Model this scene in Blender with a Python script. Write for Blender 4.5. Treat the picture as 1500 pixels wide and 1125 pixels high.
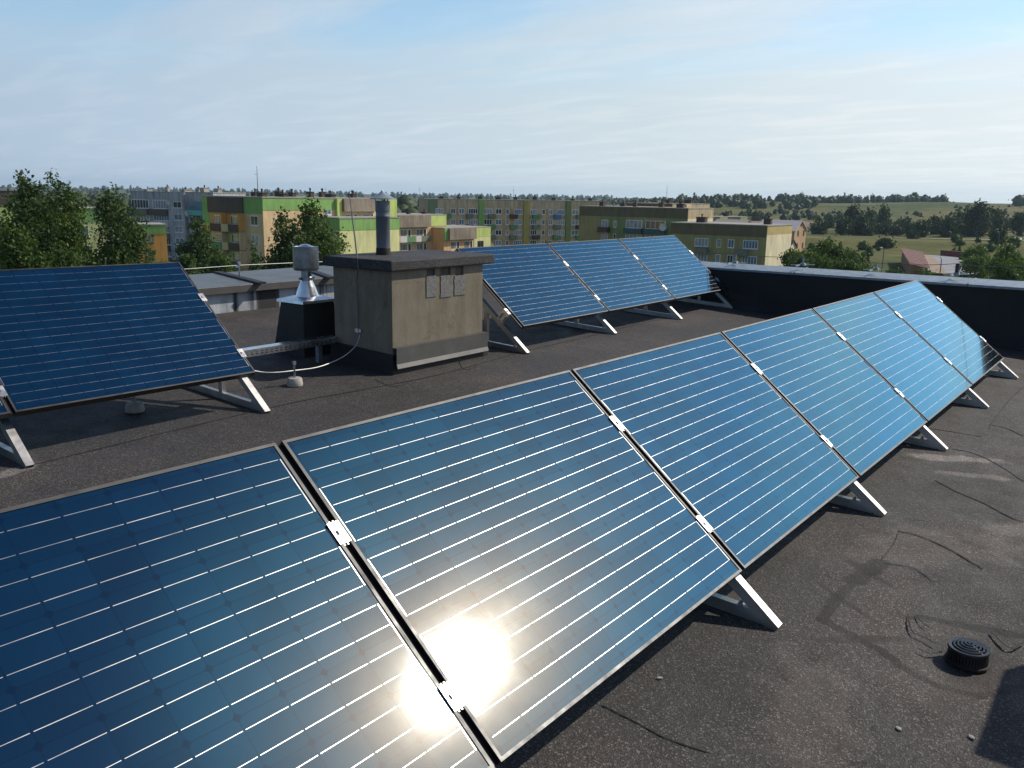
import bpy, bmesh, math, random
import numpy as np
from mathutils import Vector, Matrix
rnd = random.Random(7)
for o in list(bpy.data.objects): bpy.data.objects.remove(o)
SC = bpy.context.scene
COL = SC.collection
# ------------------------------------------------------------------ camera
F_PX = 1260.08
CR = Vector((0.60995218, -0.79229283, 0.01517936)).normalized()
CU = Vector((0.16005304, 0.14193322, 0.97685106)).normalized()
CF = Vector((0.77610654, 0.59340292, -0.21338136)).normalized()
CC = Vector((0.03761761, -1.16191479, 1.57264129))
cam_d = bpy.data.cameras.new('camera'); cam = bpy.data.objects.new('camera', cam_d); COL.objects.link(cam)
cam_d.sensor_width = 36; cam_d.lens = 36 * F_PX / 1500; cam_d.clip_start = 0.05; cam_d.clip_end = 40000
m = Matrix((CR, CU, -CF)).transposed().to_4x4(); m.translation = CC; cam.matrix_world = m
SC.camera = cam
# ------------------------------------------------------------------ light
SUN = Vector((0.65799, -0.38022, 0.64999)).normalized()
SUN_EL = math.asin(SUN.z); SUN_ROT = math.atan2(SUN.x, SUN.y)
sd = bpy.data.lights.new('sun', 'SUN'); so = bpy.data.objects.new('sun', sd); COL.objects.link(so)
sd.energy = 4.3; sd.angle = math.radians(0.53); sd.color = (1.0, 0.91, 0.775)
so.rotation_euler = SUN.to_track_quat('Z', 'Y').to_euler()
W = bpy.data.worlds.new('World'); SC.world = W; W.use_nodes = True
def world_nodes():
    nt = W.node_tree; N = nt.nodes; L = nt.links; N.clear()
    out = N.new('ShaderNodeOutputWorld'); bg = N.new('ShaderNodeBackground')
    sky = N.new('ShaderNodeTexSky'); sky.sky_type = 'NISHITA'; sky.sun_disc = False
    sky.sun_elevation = SUN_EL; sky.sun_rotation = SUN_ROT
    sky.air_density = 1.0; sky.dust_density = 0.6; sky.ozone_density = 2.6; sky.altitude = 200
    tc = N.new('ShaderNodeTexCoord'); sep = N.new('ShaderNodeSeparateXYZ')
    L.new(tc.outputs['Generated'], sep.inputs[0])
    def M(op, a, b=None, clamp=False):
        n = N.new('ShaderNodeMath'); n.operation = op; n.use_clamp = clamp
        for i, v in enumerate((a, b)):
            if v is None: continue
            if isinstance(v, (int, float)): n.inputs[i].default_value = v
            else: L.new(v, n.inputs[i])
        return n.outputs[0]
    zc = M('MAXIMUM', sep.outputs[2], 0.0)
    zz = M('ADD', zc, 0.10)
    px = M('DIVIDE', sep.outputs[0], zz); py = M('DIVIDE', sep.outputs[1], zz)
    comb = N.new('ShaderNodeCombineXYZ'); L.new(px, comb.inputs[0]); L.new(py, comb.inputs[1])
    mp = N.new('ShaderNodeMapping'); mp.inputs['Rotation'].default_value = (0, 0, math.radians(52)); mp.inputs['Scale'].default_value = (1.5, 0.62, 1)
    mp.inputs['Location'].default_value = (4.3, 0.8, 0)
    L.new(comb.outputs[0], mp.inputs[0])
    n1 = N.new('ShaderNodeTexNoise'); n1.inputs['Scale'].default_value = 0.75; n1.inputs['Detail'].default_value = 9; n1.inputs['Roughness'].default_value = 0.56; n1.inputs['Distortion'].default_value = 0.35
    L.new(mp.outputs[0], n1.inputs['Vector'])
    r = N.new('ShaderNodeMapRange'); r.inputs[1].default_value = 0.36; r.inputs[2].default_value = 0.62; r.interpolation_type = 'SMOOTHSTEP'
    L.new(n1.outputs[0], r.inputs[0])
    # a pale veil low in the sky, breaking up into streaky cirrus higher
    veil = N.new('ShaderNodeMapRange'); L.new(sep.outputs[2], veil.inputs[0]); veil.interpolation_type = 'SMOOTHSTEP'
    veil.inputs[1].default_value = 0.0; veil.inputs[2].default_value = 0.78; veil.inputs[3].default_value = 0.97; veil.inputs[4].default_value = 0.0
    brk = N.new('ShaderNodeMapRange'); brk.interpolation_type = 'SMOOTHSTEP'; L.new(sep.outputs[2], brk.inputs[0]); brk.inputs[1].default_value = 0.08; brk.inputs[2].default_value = 0.22; brk.inputs[3].default_value = 0.0; brk.inputs[4].default_value = 0.70
    f = M('MULTIPLY', veil.outputs[0], M('SUBTRACT', 1.0, M('MULTIPLY', brk.outputs[0], M('SUBTRACT', 1.0, r.outputs[0]))))
    thin = N.new('ShaderNodeMapRange'); L.new(sep.outputs[2], thin.inputs[0])
    thin.inputs[1].default_value = 0.30; thin.inputs[2].default_value = 0.75; thin.inputs[3].default_value = 1.0; thin.inputs[4].default_value = 0.05
    f = M('MULTIPLY', f, thin.outputs[0])
    dt = N.new('ShaderNodeVectorMath'); dt.operation = 'DOT_PRODUCT'; L.new(tc.outputs['Generated'], dt.inputs[0]); dt.inputs[1].default_value = tuple(SUN)
    au = N.new('ShaderNodeMapRange'); au.interpolation_type = 'SMOOTHSTEP'; L.new(dt.outputs['Value'], au.inputs[0]); au.inputs[1].default_value = 0.93; au.inputs[2].default_value = 1.0; au.inputs[3].default_value = 0.0; au.inputs[4].default_value = 0.6
    f = M('MAXIMUM', f, au.outputs[0])
    mix = N.new('ShaderNodeMix'); mix.data_type = 'RGBA'
    L.new(f, mix.inputs[0]); 
    cr = N.new('ShaderNodeValToRGB'); L.new(M('MULTIPLY', M('ADD', dt.outputs['Value'], 1.0), 0.5), cr.inputs[0])
    for e, (p_, c_) in zip([cr.color_ramp.elements[0], cr.color_ramp.elements[1]]+[cr.color_ramp.elements.new(0.5) for _ in range(2)], ((0.15, (.19,.27,.38)), (1.0, (.80,.86,.88)), (0.52, (.445,.550,.675)), (0.72, (.60,.68,.73)))): e.position = p_; e.color = (*c_, 1)
    sc_ = N.new('ShaderNodeVectorMath'); sc_.operation = 'SCALE'; lo_ = N.new('ShaderNodeMapRange'); lo_.interpolation_type = 'SMOOTHSTEP'; L.new(sep.outputs[2], lo_.inputs[0]); lo_.inputs[1].default_value = 0.0; lo_.inputs[2].default_value = 0.12; lo_.inputs[3].default_value = 11.0; lo_.inputs[4].default_value = 10.2
    L.new(lo_.outputs[0], sc_.inputs['Scale']); L.new(cr.outputs[0], sc_.inputs[0]); 
    n2 = N.new('ShaderNodeTexNoise'); n2.inputs['Scale'].default_value = 2.3; n2.inputs['Detail'].default_value = 8; n2.inputs['Roughness'].default_value = 0.6; n2.inputs['Distortion'].default_value = 0.6; L.new(mp.outputs[0], n2.inputs['Vector'])
    wr = N.new('ShaderNodeMapRange'); wr.interpolation_type = 'SMOOTHSTEP'; L.new(n2.outputs[0], wr.inputs[0]); wr.inputs[1].default_value = 0.42; wr.inputs[2].default_value = 0.72; wr.inputs[3].default_value = 0.0; wr.inputs[4].default_value = 0.38
    wm = N.new('ShaderNodeMix'); wm.data_type = 'RGBA'; L.new(wr.outputs[0], wm.inputs[0]); L.new(sc_.outputs[0], wm.inputs[6])
    wb = N.new('ShaderNodeVectorMath'); wb.operation = 'MULTIPLY'; L.new(sc_.outputs[0], wb.inputs[0]); wb.inputs[1].default_value = (1.32, 1.20, 1.12); L.new(wb.outputs[0], wm.inputs[7])
    L.new(wm.outputs[2], mix.inputs[7])
    lowf = N.new('ShaderNodeMapRange'); L.new(sep.outputs[2], lowf.inputs[0]); lowf.inputs[1].default_value = 0.22; lowf.inputs[2].default_value = 0.6; lowf.inputs[3].default_value = 1.0; lowf.inputs[4].default_value = 0.0
    bl = N.new('ShaderNodeMix'); bl.data_type = 'RGBA'; bl.blend_type = 'MULTIPLY'; L.new(lowf.outputs[0], bl.inputs[0]); L.new(sky.outputs[0], bl.inputs[6]); bl.inputs[7].default_value = (1.1, 1.45, 1.5, 1)
    hif = N.new('ShaderNodeMapRange'); hif.interpolation_type = 'SMOOTHSTEP'; L.new(sep.outputs[2], hif.inputs[0]); hif.inputs[1].default_value = 0.5; hif.inputs[2].default_value = 0.85
    hb_ = N.new('ShaderNodeMix'); hb_.data_type = 'RGBA'; hb_.blend_type = 'MULTIPLY'; L.new(hif.outputs[0], hb_.inputs[0]); L.new(bl.outputs[2], hb_.inputs[6]); hb_.inputs[7].default_value = (0.72, 0.60, 0.72, 1)
    L.new(hb_.outputs[2], mix.inputs[6])
    L.new(mix.outputs[2], bg.inputs[0]); bg.inputs[1].default_value = 0.105
    L.new(bg.outputs[0], out.inputs[0])
world_nodes()
SC.view_settings.view_transform = 'Standard'; SC.view_settings.look = 'None'
SC.view_settings.exposure = 0.0; SC.view_settings.gamma = 1
SC.render.engine = 'CYCLES'
SC.cycles.max_bounces = 6; SC.cycles.volume_bounces = 0

# ------------------------------------------------------------------ geometry of the view (surveying helpers)
def ray(x, y): return (CF + CR * ((x - 750) / F_PX) - CU * ((y - 562.5) / F_PX)).normalized()
SLOPE = 0.048
def zr(x, y): return -0.015 + SLOPE * max(y, -0.8)
def rh(x, y, dz=0.0):
    d = ray(x, y); z = 0.0
    for i in range(40):
        P = CC + d * ((z + dz - CC.z) / d.z); z = zr(P.x, P.y)
    return P
def atx(x, y, X): d = ray(x, y); return CC + d * ((X - CC.x) / d.x)
def aty(x, y, Y): d = ray(x, y); return CC + d * ((Y - CC.y) / d.y)
def atz(x, y, Z): d = ray(x, y); return CC + d * ((Z - CC.z) / d.z)
CFH = Vector((CF.x, CF.y, 0)).normalized()
def atdepth(x, y, dep): d = ray(x, y); return CC + d * (dep / (d.x * CFH.x + d.y * CFH.y))

# ------------------------------------------------------------------ helpers
def tag(o, label=None, cat=None, group=None, kind=None):
    if label: o['label'] = label
    if cat: o['category'] = cat
    if group: o['group'] = group
    if kind: o['kind'] = kind
    return o
def empty(name, loc, rz=0.0):
    o = bpy.data.objects.new(name, None); COL.objects.link(o); o.location = loc; o.rotation_euler = (0, 0, rz); o.empty_display_size = 0.2
    return o
class MB:
    def __init__(s): s.v = []; s.f = []; s.mi = []
    def add(s, vs, fs, mi=0):
        b = len(s.v); s.v += [tuple(v) for v in vs]; s.f += [tuple(b + i for i in f) for f in fs]; s.mi += [mi] * len(fs)
    def box(s, lo, hi, M=None, mi=0):
        x0, y0, z0 = lo; x1, y1, z1 = hi
        vs = [Vector(p) for p in ((x0,y0,z0),(x1,y0,z0),(x1,y1,z0),(x0,y1,z0),(x0,y0,z1),(x1,y0,z1),(x1,y1,z1),(x0,y1,z1))]
        if M is not None: vs = [M @ v for v in vs]
        s.add(vs, [(0,3,2,1),(4,5,6,7),(0,1,5,4),(1,2,6,5),(2,3,7,6),(3,0,4,7)], mi)
    def bar(s, a, b, w, h, up=(0,0,1), mi=0):
        a = Vector(a); b = Vector(b); d = (b - a); L = d.length; d.normalize(); up = Vector(up)
        sx = d.cross(up)
        if sx.length < 1e-4: sx = d.cross(Vector((1,0,0)))
        sx.normalize(); u = sx.cross(d)
        M = Matrix((sx, d, u)).transposed().to_4x4(); M.translation = a
        s.box((-w/2, 0, -h/2), (w/2, L, h/2), M, mi)
    def tube(s, pts, r, n=8, mi=0, caps=True):
        pts = [Vector(p) for p in pts]; rs = r if isinstance(r, (list, tuple)) else [r] * len(pts)
        b = len(s.v); prev = None
        for i, p in enumerate(pts):
            d = (pts[min(i+1, len(pts)-1)] - pts[max(i-1, 0)]).normalized()
            if prev is None:
                sx = d.cross(Vector((0,0,1)))
                if sx.length < 1e-3: sx = Vector((1,0,0))
            else: sx = prev - d * prev.dot(d)
            sx.normalize(); prev = sx; sy = d.cross(sx)
            for k in range(n):
                a = 2 * math.pi * k / n; s.v.append(tuple(p + (sx * math.cos(a) + sy * math.sin(a)) * rs[i]))
        for i in range(len(pts) - 1):
            for k in range(n):
                k2 = (k + 1) % n; s.f.append((b+i*n+k, b+i*n+k2, b+(i+1)*n+k2, b+(i+1)*n+k)); s.mi.append(mi)
        if caps:
            s.f.append(tuple(b + k for k in range(n))[::-1]); s.mi.append(mi)
            e = b + (len(pts)-1) * n; s.f.append(tuple(e + k for k in range(n))); s.mi.append(mi)
    def lathe(s, prof, c=(0,0,0), n=24, mi=0, capb=True, capt=True):
        b = len(s.v); c = Vector(c)
        for r, z in prof:
            for k in range(n):
                a = 2 * math.pi * k / n; s.v.append((c.x + r*math.cos(a), c.y + r*math.sin(a), c.z + z))
        for i in range(len(prof)-1):
            for k in range(n):
                k2 = (k+1) % n; s.f.append((b+i*n+k, b+i*n+k2, b+(i+1)*n+k2, b+(i+1)*n+k)); s.mi.append(mi)
        if capb: s.f.append(tuple(b+k for k in range(n))[::-1]); s.mi.append(mi)
        if capt: e = b+(len(prof)-1)*n; s.f.append(tuple(e+k for k in range(n))); s.mi.append(mi)
    def build(s, name, mats, parent=None, smooth=False, bevel=0.0):
        me = bpy.data.meshes.new(name); me.from_pydata(s.v, [], s.f)
        if not isinstance(mats, (list, tuple)): mats = [mats]
        for mm in mats: me.materials.append(mm)
        if len(mats) > 1: me.polygons.foreach_set('material_index', s.mi)
        if smooth: me.polygons.foreach_set('use_smooth', [True] * len(s.f))
        me.update()
        o = bpy.data.objects.new(name, me); COL.objects.link(o)
        if parent is not None: o.parent = parent
        if bevel: bv = o.modifiers.new('bevel', 'BEVEL'); bv.width = bevel; bv.segments = 2; bv.limit_method = 'ANGLE'
        if smooth: 
            try: o.modifiers.new('ns', 'EDGE_SPLIT').split_angle = math.radians(40)
            except Exception: pass
        return o
def local(parent, p): return Vector(p) - parent.location

# ------------------------------------------------------------------ materials
def new_mat(name):
    mt = bpy.data.materials.new(name); mt.use_nodes = True; nt = mt.node_tree
    return mt, nt, nt.nodes, nt.links, nt.nodes['Principled BSDF']
def ramp(N, L, fac, stops):
    r = N.new('ShaderNodeValToRGB'); els = r.color_ramp.elements
    while len(els) < len(stops): els.new(0.5)
    for e, (p, c) in zip(els, stops): e.position = p; e.color = (*c, 1)
    L.new(fac, r.inputs[0]); return r.outputs[0]
def noise(N, L, vec, scale, detail=4, rough=0.55, dist=0.0):
    n = N.new('ShaderNodeTexNoise'); n.inputs['Scale'].default_value = scale; n.inputs['Detail'].default_value = detail
    n.inputs['Roughness'].default_value = rough; n.inputs['Distortion'].default_value = dist
    if vec is not None: L.new(vec, n.inputs['Vector'])
    return n.outputs[0]
def mth(N, L, op, *a, clamp=False):
    n = N.new('ShaderNodeMath'); n.operation = op; n.use_clamp = clamp
    for i, v in enumerate(a):
        if isinstance(v, (int, float)): n.inputs[i].default_value = v
        else: L.new(v, n.inputs[i])
    return n.outputs[0]
def mixc(N, L, f, a, b, mode='MIX'):
    n = N.new('ShaderNodeMix'); n.data_type = 'RGBA'; n.blend_type = mode
    if isinstance(f, (int, float)): n.inputs[0].default_value = f
    else: L.new(f, n.inputs[0])
    for i, v in ((6, a), (7, b)):
        if isinstance(v, tuple): n.inputs[i].default_value = (*v, 1)
        else: L.new(v, n.inputs[i])
    return n.outputs[2]
def objc(N, generated=False):
    t = N.new('ShaderNodeTexCoord'); return t.outputs['Generated' if generated else 'Object']
def bump(N, L, B, h, strength=0.3, dist=0.01):
    b = N.new('ShaderNodeBump'); b.inputs['Strength'].default_value = strength; b.inputs['Distance'].default_value = dist
    L.new(h, b.inputs['Height']); L.new(b.outputs[0], B.inputs['Normal'])
MC = {}
def plain(name, col, rough=0.7, metal=0.0, var=0.18, scale=6.0, bmp=0.0, spec=0.5):
    if name in MC: return MC[name]
    mt, nt, N, L, B = new_mat(name)
    c = objc(N); n = noise(N, L, c, scale, 6, 0.6)
    lo = tuple(x * (1 - var) for x in col); hi = tuple(min(1, x * (1 + var)) for x in col)
    L.new(ramp(N, L, n, [(0.3, lo), (0.7, hi)]), B.inputs['Base Color'])
    B.inputs['Roughness'].default_value = rough; B.inputs['Metallic'].default_value = metal; B.inputs['Specular IOR Level'].default_value = spec
    if bmp: bump(N, L, B, noise(N, L, c, scale * 12, 3), bmp, 0.004)
    MC[name] = mt; return mt

def mat_roof(name='bitumen_roofing', base=(0.060, 0.0545, 0.052), marks=(), trails=()):
    mt, nt, N, L, B = new_mat(name)
    g = N.new('ShaderNodeNewGeometry'); P = g.outputs['Position']
    big = noise(N, L, P, 0.9, 6, 0.62)
    mid = noise(N, L, P, 5.0, 6, 0.65)
    fine = N.new('ShaderNodeTexVoronoi'); fine.inputs['Scale'].default_value = 210; L.new(P, fine.inputs['Vector'])
    f2 = noise(N, L, P, 90, 4, 0.75)
    c1 = ramp(N, L, big, [(0.28, tuple(x*0.72 for x in base)), (0.5, base), (0.72, tuple(x*y for x, y in zip(base, (1.75,1.58,1.50))))])
    c2 = mixc(N, L, 0.55, c1, ramp(N, L, mid, [(0.3, (0.45,0.45,0.46)), (0.72, (1.0,0.98,0.95))]), 'MULTIPLY')
    sp = N.new('ShaderNodeSeparateColor'); L.new(fine.outputs['Color'], sp.inputs[0])
    gr = ramp(N, L, sp.outputs[0], [(0.0, (0.30,0.30,0.32)), (0.55, (0.8,0.8,0.8)), (0.86, (1.5,1.45,1.4)), (0.97, (4.6,4.4,4.2))])
    c3 = mixc(N, L, 0.8, c2, gr, 'MULTIPLY')
    c4 = mixc(N, L, 0.5, c3, ramp(N, L, f2, [(0.35, (0.55,0.55,0.57)), (0.65, (1.35,1.33,1.3))]), 'MULTIPLY')
    c5 = mixc(N, L, 1.0, c4, (0.68, 0.70, 0.72), 'MULTIPLY')
    for (cx_, cy_, rx, ry, rot, col, amt) in marks:     # silt and bitumen stains on the felt, plus one narrow dark band
        mp = N.new('ShaderNodeMapping'); mp.vector_type = 'TEXTURE'
        mp.inputs['Location'].default_value = (cx_, cy_, 0); mp.inputs['Rotation'].default_value = (0, 0, rot); mp.inputs['Scale'].default_value = (rx, ry, 1)
        L.new(P, mp.inputs[0]); sx = N.new('ShaderNodeSeparateXYZ'); L.new(mp.outputs[0], sx.inputs[0])
        q = mth(N, L, 'SQRT', mth(N, L, 'ADD', mth(N, L, 'POWER', sx.outputs[0], 2.0), mth(N, L, 'POWER', sx.outputs[1], 2.0)))
        q = mth(N, L, 'ADD', q, mth(N, L, 'MULTIPLY', mth(N, L, 'SUBTRACT', mid, 0.5), 2.6))
        q = mth(N, L, 'ADD', q, mth(N, L, 'MULTIPLY', mth(N, L, 'SUBTRACT', f2, 0.5), 0.9))
        f = N.new('ShaderNodeMapRange'); f.interpolation_type = 'SMOOTHSTEP'; L.new(q, f.inputs[0]); f.inputs[1].default_value = 0.55; f.inputs[2].default_value = 1.15; f.inputs[3].default_value = amt; f.inputs[4].default_value = 0.0
        c5 = mixc(N, L, f.outputs[0], c5, mixc(N, L, 0.5, (*col,), mixc(N, L, 1.0, (*col,), gr, 'MULTIPLY')))
    wob = mth(N, L, 'ADD', mth(N, L, 'MULTIPLY', mth(N, L, 'SUBTRACT', noise(N, L, P, 22, 4, 0.6), 0.5), 1.7), mth(N, L, 'MULTIPLY', mth(N, L, 'SUBTRACT', f2, 0.5), 0.7)) if trails else None
    for (ax, ay, bx, by, w, col, amt) in trails:
        l = math.hypot(bx-ax, by-ay); mp = N.new('ShaderNodeMapping'); mp.vector_type = 'TEXTURE'
        mp.inputs['Location'].default_value = (ax, ay, 0); mp.inputs['Rotation'].default_value = (0, 0, math.atan2(by-ay, bx-ax)); L.new(P, mp.inputs[0])
        sx = N.new('ShaderNodeSeparateXYZ'); L.new(mp.outputs[0], sx.inputs[0])
        ex = mth(N, L, 'SUBTRACT', sx.outputs[0], mth(N, L, 'MINIMUM', mth(N, L, 'MAXIMUM', sx.outputs[0], 0.0), l))
        q = mth(N, L, 'SQRT', mth(N, L, 'ADD', mth(N, L, 'MULTIPLY', ex, ex), mth(N, L, 'MULTIPLY', sx.outputs[1], sx.outputs[1])))
        q = mth(N, L, 'ADD', mth(N, L, 'DIVIDE', q, w*0.5), wob)
        f = N.new('ShaderNodeMapRange'); f.interpolation_type = 'SMOOTHSTEP'; L.new(q, f.inputs[0]); f.inputs[1].default_value = 0.7; f.inputs[2].default_value = 1.25; f.inputs[3].default_value = amt; f.inputs[4].default_value = 0.0
        c5 = mixc(N, L, f.outputs[0], c5, mixc(N, L, 0.7, (*col,), mixc(N, L, 1.0, (*col,), gr, 'MULTIPLY')))
    L.new(c5, B.inputs['Base Color'])
    L.new(ramp(N, L, mid, [(0.3, (0.62,)*3), (0.7, (0.9,)*3)]), B.inputs['Roughness'])
    h = mth(N, L, 'ADD', mth(N, L, 'MULTIPLY', fine.outputs['Distance'], 0.5), mth(N, L, 'ADD', f2, mth(N, L, 'MULTIPLY', mid, 4.0)))
    bump(N, L, B, h, 0.55, 0.006)
    return mt
_st = []
for (q, rx, ry, rot, col, amt) in (((1400,672),.34,.07,-.95,(.17,.15,.14),.9), ((1432,697),.24,.05,-1.1,(.14,.125,.115),.7), ((1492,775),.22,.10,-.6,(.13,.12,.11),.6),
        ((1272,838),.16,.030,1.02,(.014,.0095,.0085),.9), ((1235,878),.22,.022,1.02,(.015,.011,.010),.8), ((1375,709),.09,.035,-.7,(.009,.007,.007),.9), ((22,690),.14,.05,.3,(.16,.15,.14),.8),
        ((1345,762),.05,.012,-.9,(.009,.007,.007),.9), ((1428,965),.20,.13,.1,(.012,.009,.008),.75), ((1420,1010),.35,.05,-.3,(.030,.022,.020),.5), ((1265,935),.22,.03,-.75,(.014,.010,.009),.8), ((1420,915),.22,.022,-1.24,(.010,.009,.010),.85),  # last entry: narrow dark band behind the drain
        ((1360,800),.5,.22,-.8,(.085,.072,.064),.55), ((1180,1060),.5,.2,.4,(.085,.072,.064),.5), ((650,605),.9,.12,.1,(.07,.066,.064),.3)):
    _p = rh(*q); _st.append((_p.x, _p.y, rx, ry, rot, col, amt))
# bitumen trails brushed along old laps, plus one near-black band: polylines with soft ragged edges
_tr = []
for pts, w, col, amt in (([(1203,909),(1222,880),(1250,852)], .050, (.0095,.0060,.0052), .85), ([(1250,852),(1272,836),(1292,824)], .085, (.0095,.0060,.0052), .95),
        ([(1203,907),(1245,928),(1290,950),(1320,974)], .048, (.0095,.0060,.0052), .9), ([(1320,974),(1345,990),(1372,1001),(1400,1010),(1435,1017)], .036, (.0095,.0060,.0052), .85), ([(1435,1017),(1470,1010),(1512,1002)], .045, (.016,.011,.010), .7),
        ([(1336,903),(1352,901),(1400,911)], .034, (.005,.005,.0055), .9), ([(1400,911),(1440,919),(1475,926),(1515,933)], .058, (.005,.005,.0055), .92)):  # near-black band running past the drain
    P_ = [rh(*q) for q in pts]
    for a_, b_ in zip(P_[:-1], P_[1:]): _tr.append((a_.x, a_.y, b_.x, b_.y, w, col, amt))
M_ROOF = mat_roof(marks=_st, trails=_tr)
M_FELT = mat_roof('bitumen_felt', (0.050, 0.050, 0.054))
def mat_membrane(name, col, rough=0.45):
    mt, nt, N, L, B = new_mat(name); c = objc(N)
    n = noise(N, L, c, 3.0, 6, 0.6); n2 = noise(N, L, c, 60, 4, 0.6)
    L.new(mixc(N, L, 0.4, ramp(N, L, n, [(0.3, tuple(x*0.7 for x in col)), (0.7, tuple(x*1.3 for x in col))]), ramp(N, L, n2, [(0.3,(0.6,)*3),(0.7,(1.2,)*3)]), 'MULTIPLY'), B.inputs['Base Color'])
    B.inputs['Roughness'].default_value = rough
    bump(N, L, B, mth(N, L, 'ADD', n2, mth(N, L, 'MULTIPLY', n, 3)), 0.3, 0.01)
    return mt
M_BLACK_MEM = mat_membrane('black_membrane', (0.011, 0.011, 0.012), 0.6)
M_DARK_MEM = mat_membrane('dark_membrane', (0.011, 0.009, 0.009), 0.8)
M_GREY_MEM = mat_membrane('grey_membrane', (0.085, 0.095, 0.105), 0.42)
def mat_alu(name, col=(0.78, 0.78, 0.77), rough=0.32, dirt=0.25, metal=1.0):
    mt, nt, N, L, B = new_mat(name); c = objc(N)
    n = noise(N, L, c, 14.0, 6, 0.65); n2 = noise(N, L, c, 11, 3, 0.6)
    L.new(ramp(N, L, n, [(0.32, tuple(x*(1-dirt) for x in col)), (0.6, col)]), B.inputs['Base Color'])
    L.new(ramp(N, L, n2, [(0.3, (rough*0.8,)*3), (0.7, (rough*1.35,)*3)]), B.inputs['Roughness'])
    B.inputs['Metallic'].default_value = metal
    return mt
M_ALU = mat_alu('aluminium_rail', (0.50, 0.50, 0.50), 0.40, 0.2)
M_CLAMP = mat_alu('clamp_aluminium', (0.78, 0.78, 0.76), 0.33, 0.2)
M_PFRAME = mat_alu('anodised_panel_frame', (0.085, 0.087, 0.09), 0.45, 0.2)
M_GALV = mat_alu('galvanised_steel', (0.40, 0.45, 0.50), 0.38, 0.4)
M_SHEET = mat_alu('zinc_sheet', (0.72, 0.75, 0.78), 0.24, 0.25)
M_CAPSHEET = mat_alu('parapet_sheet_metal', (0.30, 0.35, 0.40), 0.42, 0.35, 0.7)
M_BUSBAR = mat_alu('busbar_ribbon', (0.47, 0.48, 0.49), 0.31, 0.05)

CP = 0.1215; RP = 0.127       # cell pitch along the row and up the slope
PW = 1.525; PD = 1.07; GAP = 0.026
def mat_cells():
    mt, nt, N, L, B = new_mat('solar_cells'); c = objc(N)
    s = N.new('ShaderNodeSeparateXYZ'); L.new(c, s.inputs[0])
    def cellf(o, off, pitch):   # 0 at a cell's centre, 0.5 at its edges
        q = mth(N, L, 'DIVIDE', mth(N, L, 'SUBTRACT', o, off), pitch)
        return mth(N, L, 'ABSOLUTE', mth(N, L, 'SUBTRACT', mth(N, L, 'FRACT', q), 0.5)), q
    fx, qx = cellf(s.outputs[0], (PW - 12*CP) / 2, CP); fy, qy = cellf(s.outputs[1], 0.0285, RP)
    edge = mth(N, L, 'GREATER_THAN', mth(N, L, 'MAXIMUM', fx, fy), 0.492)
    dia = mth(N, L, 'GREATER_THAN', mth(N, L, 'ADD', fx, fy), 0.905)
    gapm = mth(N, L, 'MAXIMUM', edge, dia)
    comb = N.new('ShaderNodeCombineXYZ'); L.new(mth(N, L, 'FLOOR', qx), comb.inputs[0]); L.new(mth(N, L, 'FLOOR', qy), comb.inputs[1])
    wn = N.new('ShaderNodeTexWhiteNoise'); L.new(comb.outputs[0], wn.inputs[0])
    nz = noise(N, L, c, 2.2, 4, 0.6)
    cell = mixc(N, L, wn.outputs[0], (0.0020, 0.116, 0.200), (0.0035, 0.140, 0.236))
    cell = mixc(N, L, 0.45, cell, ramp(N, L, nz, [(0.3, (0.7,)*3), (0.7, (1.3,)*3)]), 'MULTIPLY')
    L.new(mixc(N, L, gapm, cell, (0.002, 0.088, 0.160)), B.inputs['Base Color'])
    # antireflection coated silicon: a bluish gloss under the glass
    B.inputs['Metallic'].default_value = 0.94
    B.inputs['Specular Tint'].default_value = (0.40, 0.88, 1.0, 1)
    B.inputs['IOR'].default_value = 1.5
    B.inputs['Roughness'].default_value = 0.035
    B.inputs['Coat Weight'].default_value = 1.0; B.inputs['Coat IOR'].default_value = 1.30
    dust = noise(N, L, c, 5.0, 6, 0.65)
    L.new(ramp(N, L, dust, [(0.3, (0.072,)*3), (0.75, (0.110,)*3)]), B.inputs['Coat Roughness'])
    b = N.new('ShaderNodeBump'); b.inputs['Strength'].default_value = 0.05; b.inputs['Distance'].default_value = 0.001
    L.new(noise(N, L, c, 330, 2, 0.5), b.inputs['Height']); L.new(b.outputs[0], B.inputs['Coat Normal'])
    # textured, slightly dusty solar glass scatters the sun's glint
    gl = N.new('ShaderNodeBsdfAnisotropic'); gl.inputs['Color'].default_value = (0.0085, 0.0058, 0.0028, 1); gl.inputs['Roughness'].default_value = 0.25
    b2 = N.new('ShaderNodeBump'); b2.inputs['Strength'].default_value = 0.12; b2.inputs['Distance'].default_value = 0.001
    L.new(noise(N, L, c, 420, 2, 0.6), b2.inputs['Height']); L.new(b2.outputs[0], gl.inputs['Normal'])
    ad = N.new('ShaderNodeAddShader'); L.new(B.outputs[0], ad.inputs[0]); L.new(gl.outputs[0], ad.inputs[1]); L.new(ad.outputs[0], N['Material Output'].inputs['Surface'])
    return mt
M_CELLS = mat_cells()

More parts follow.
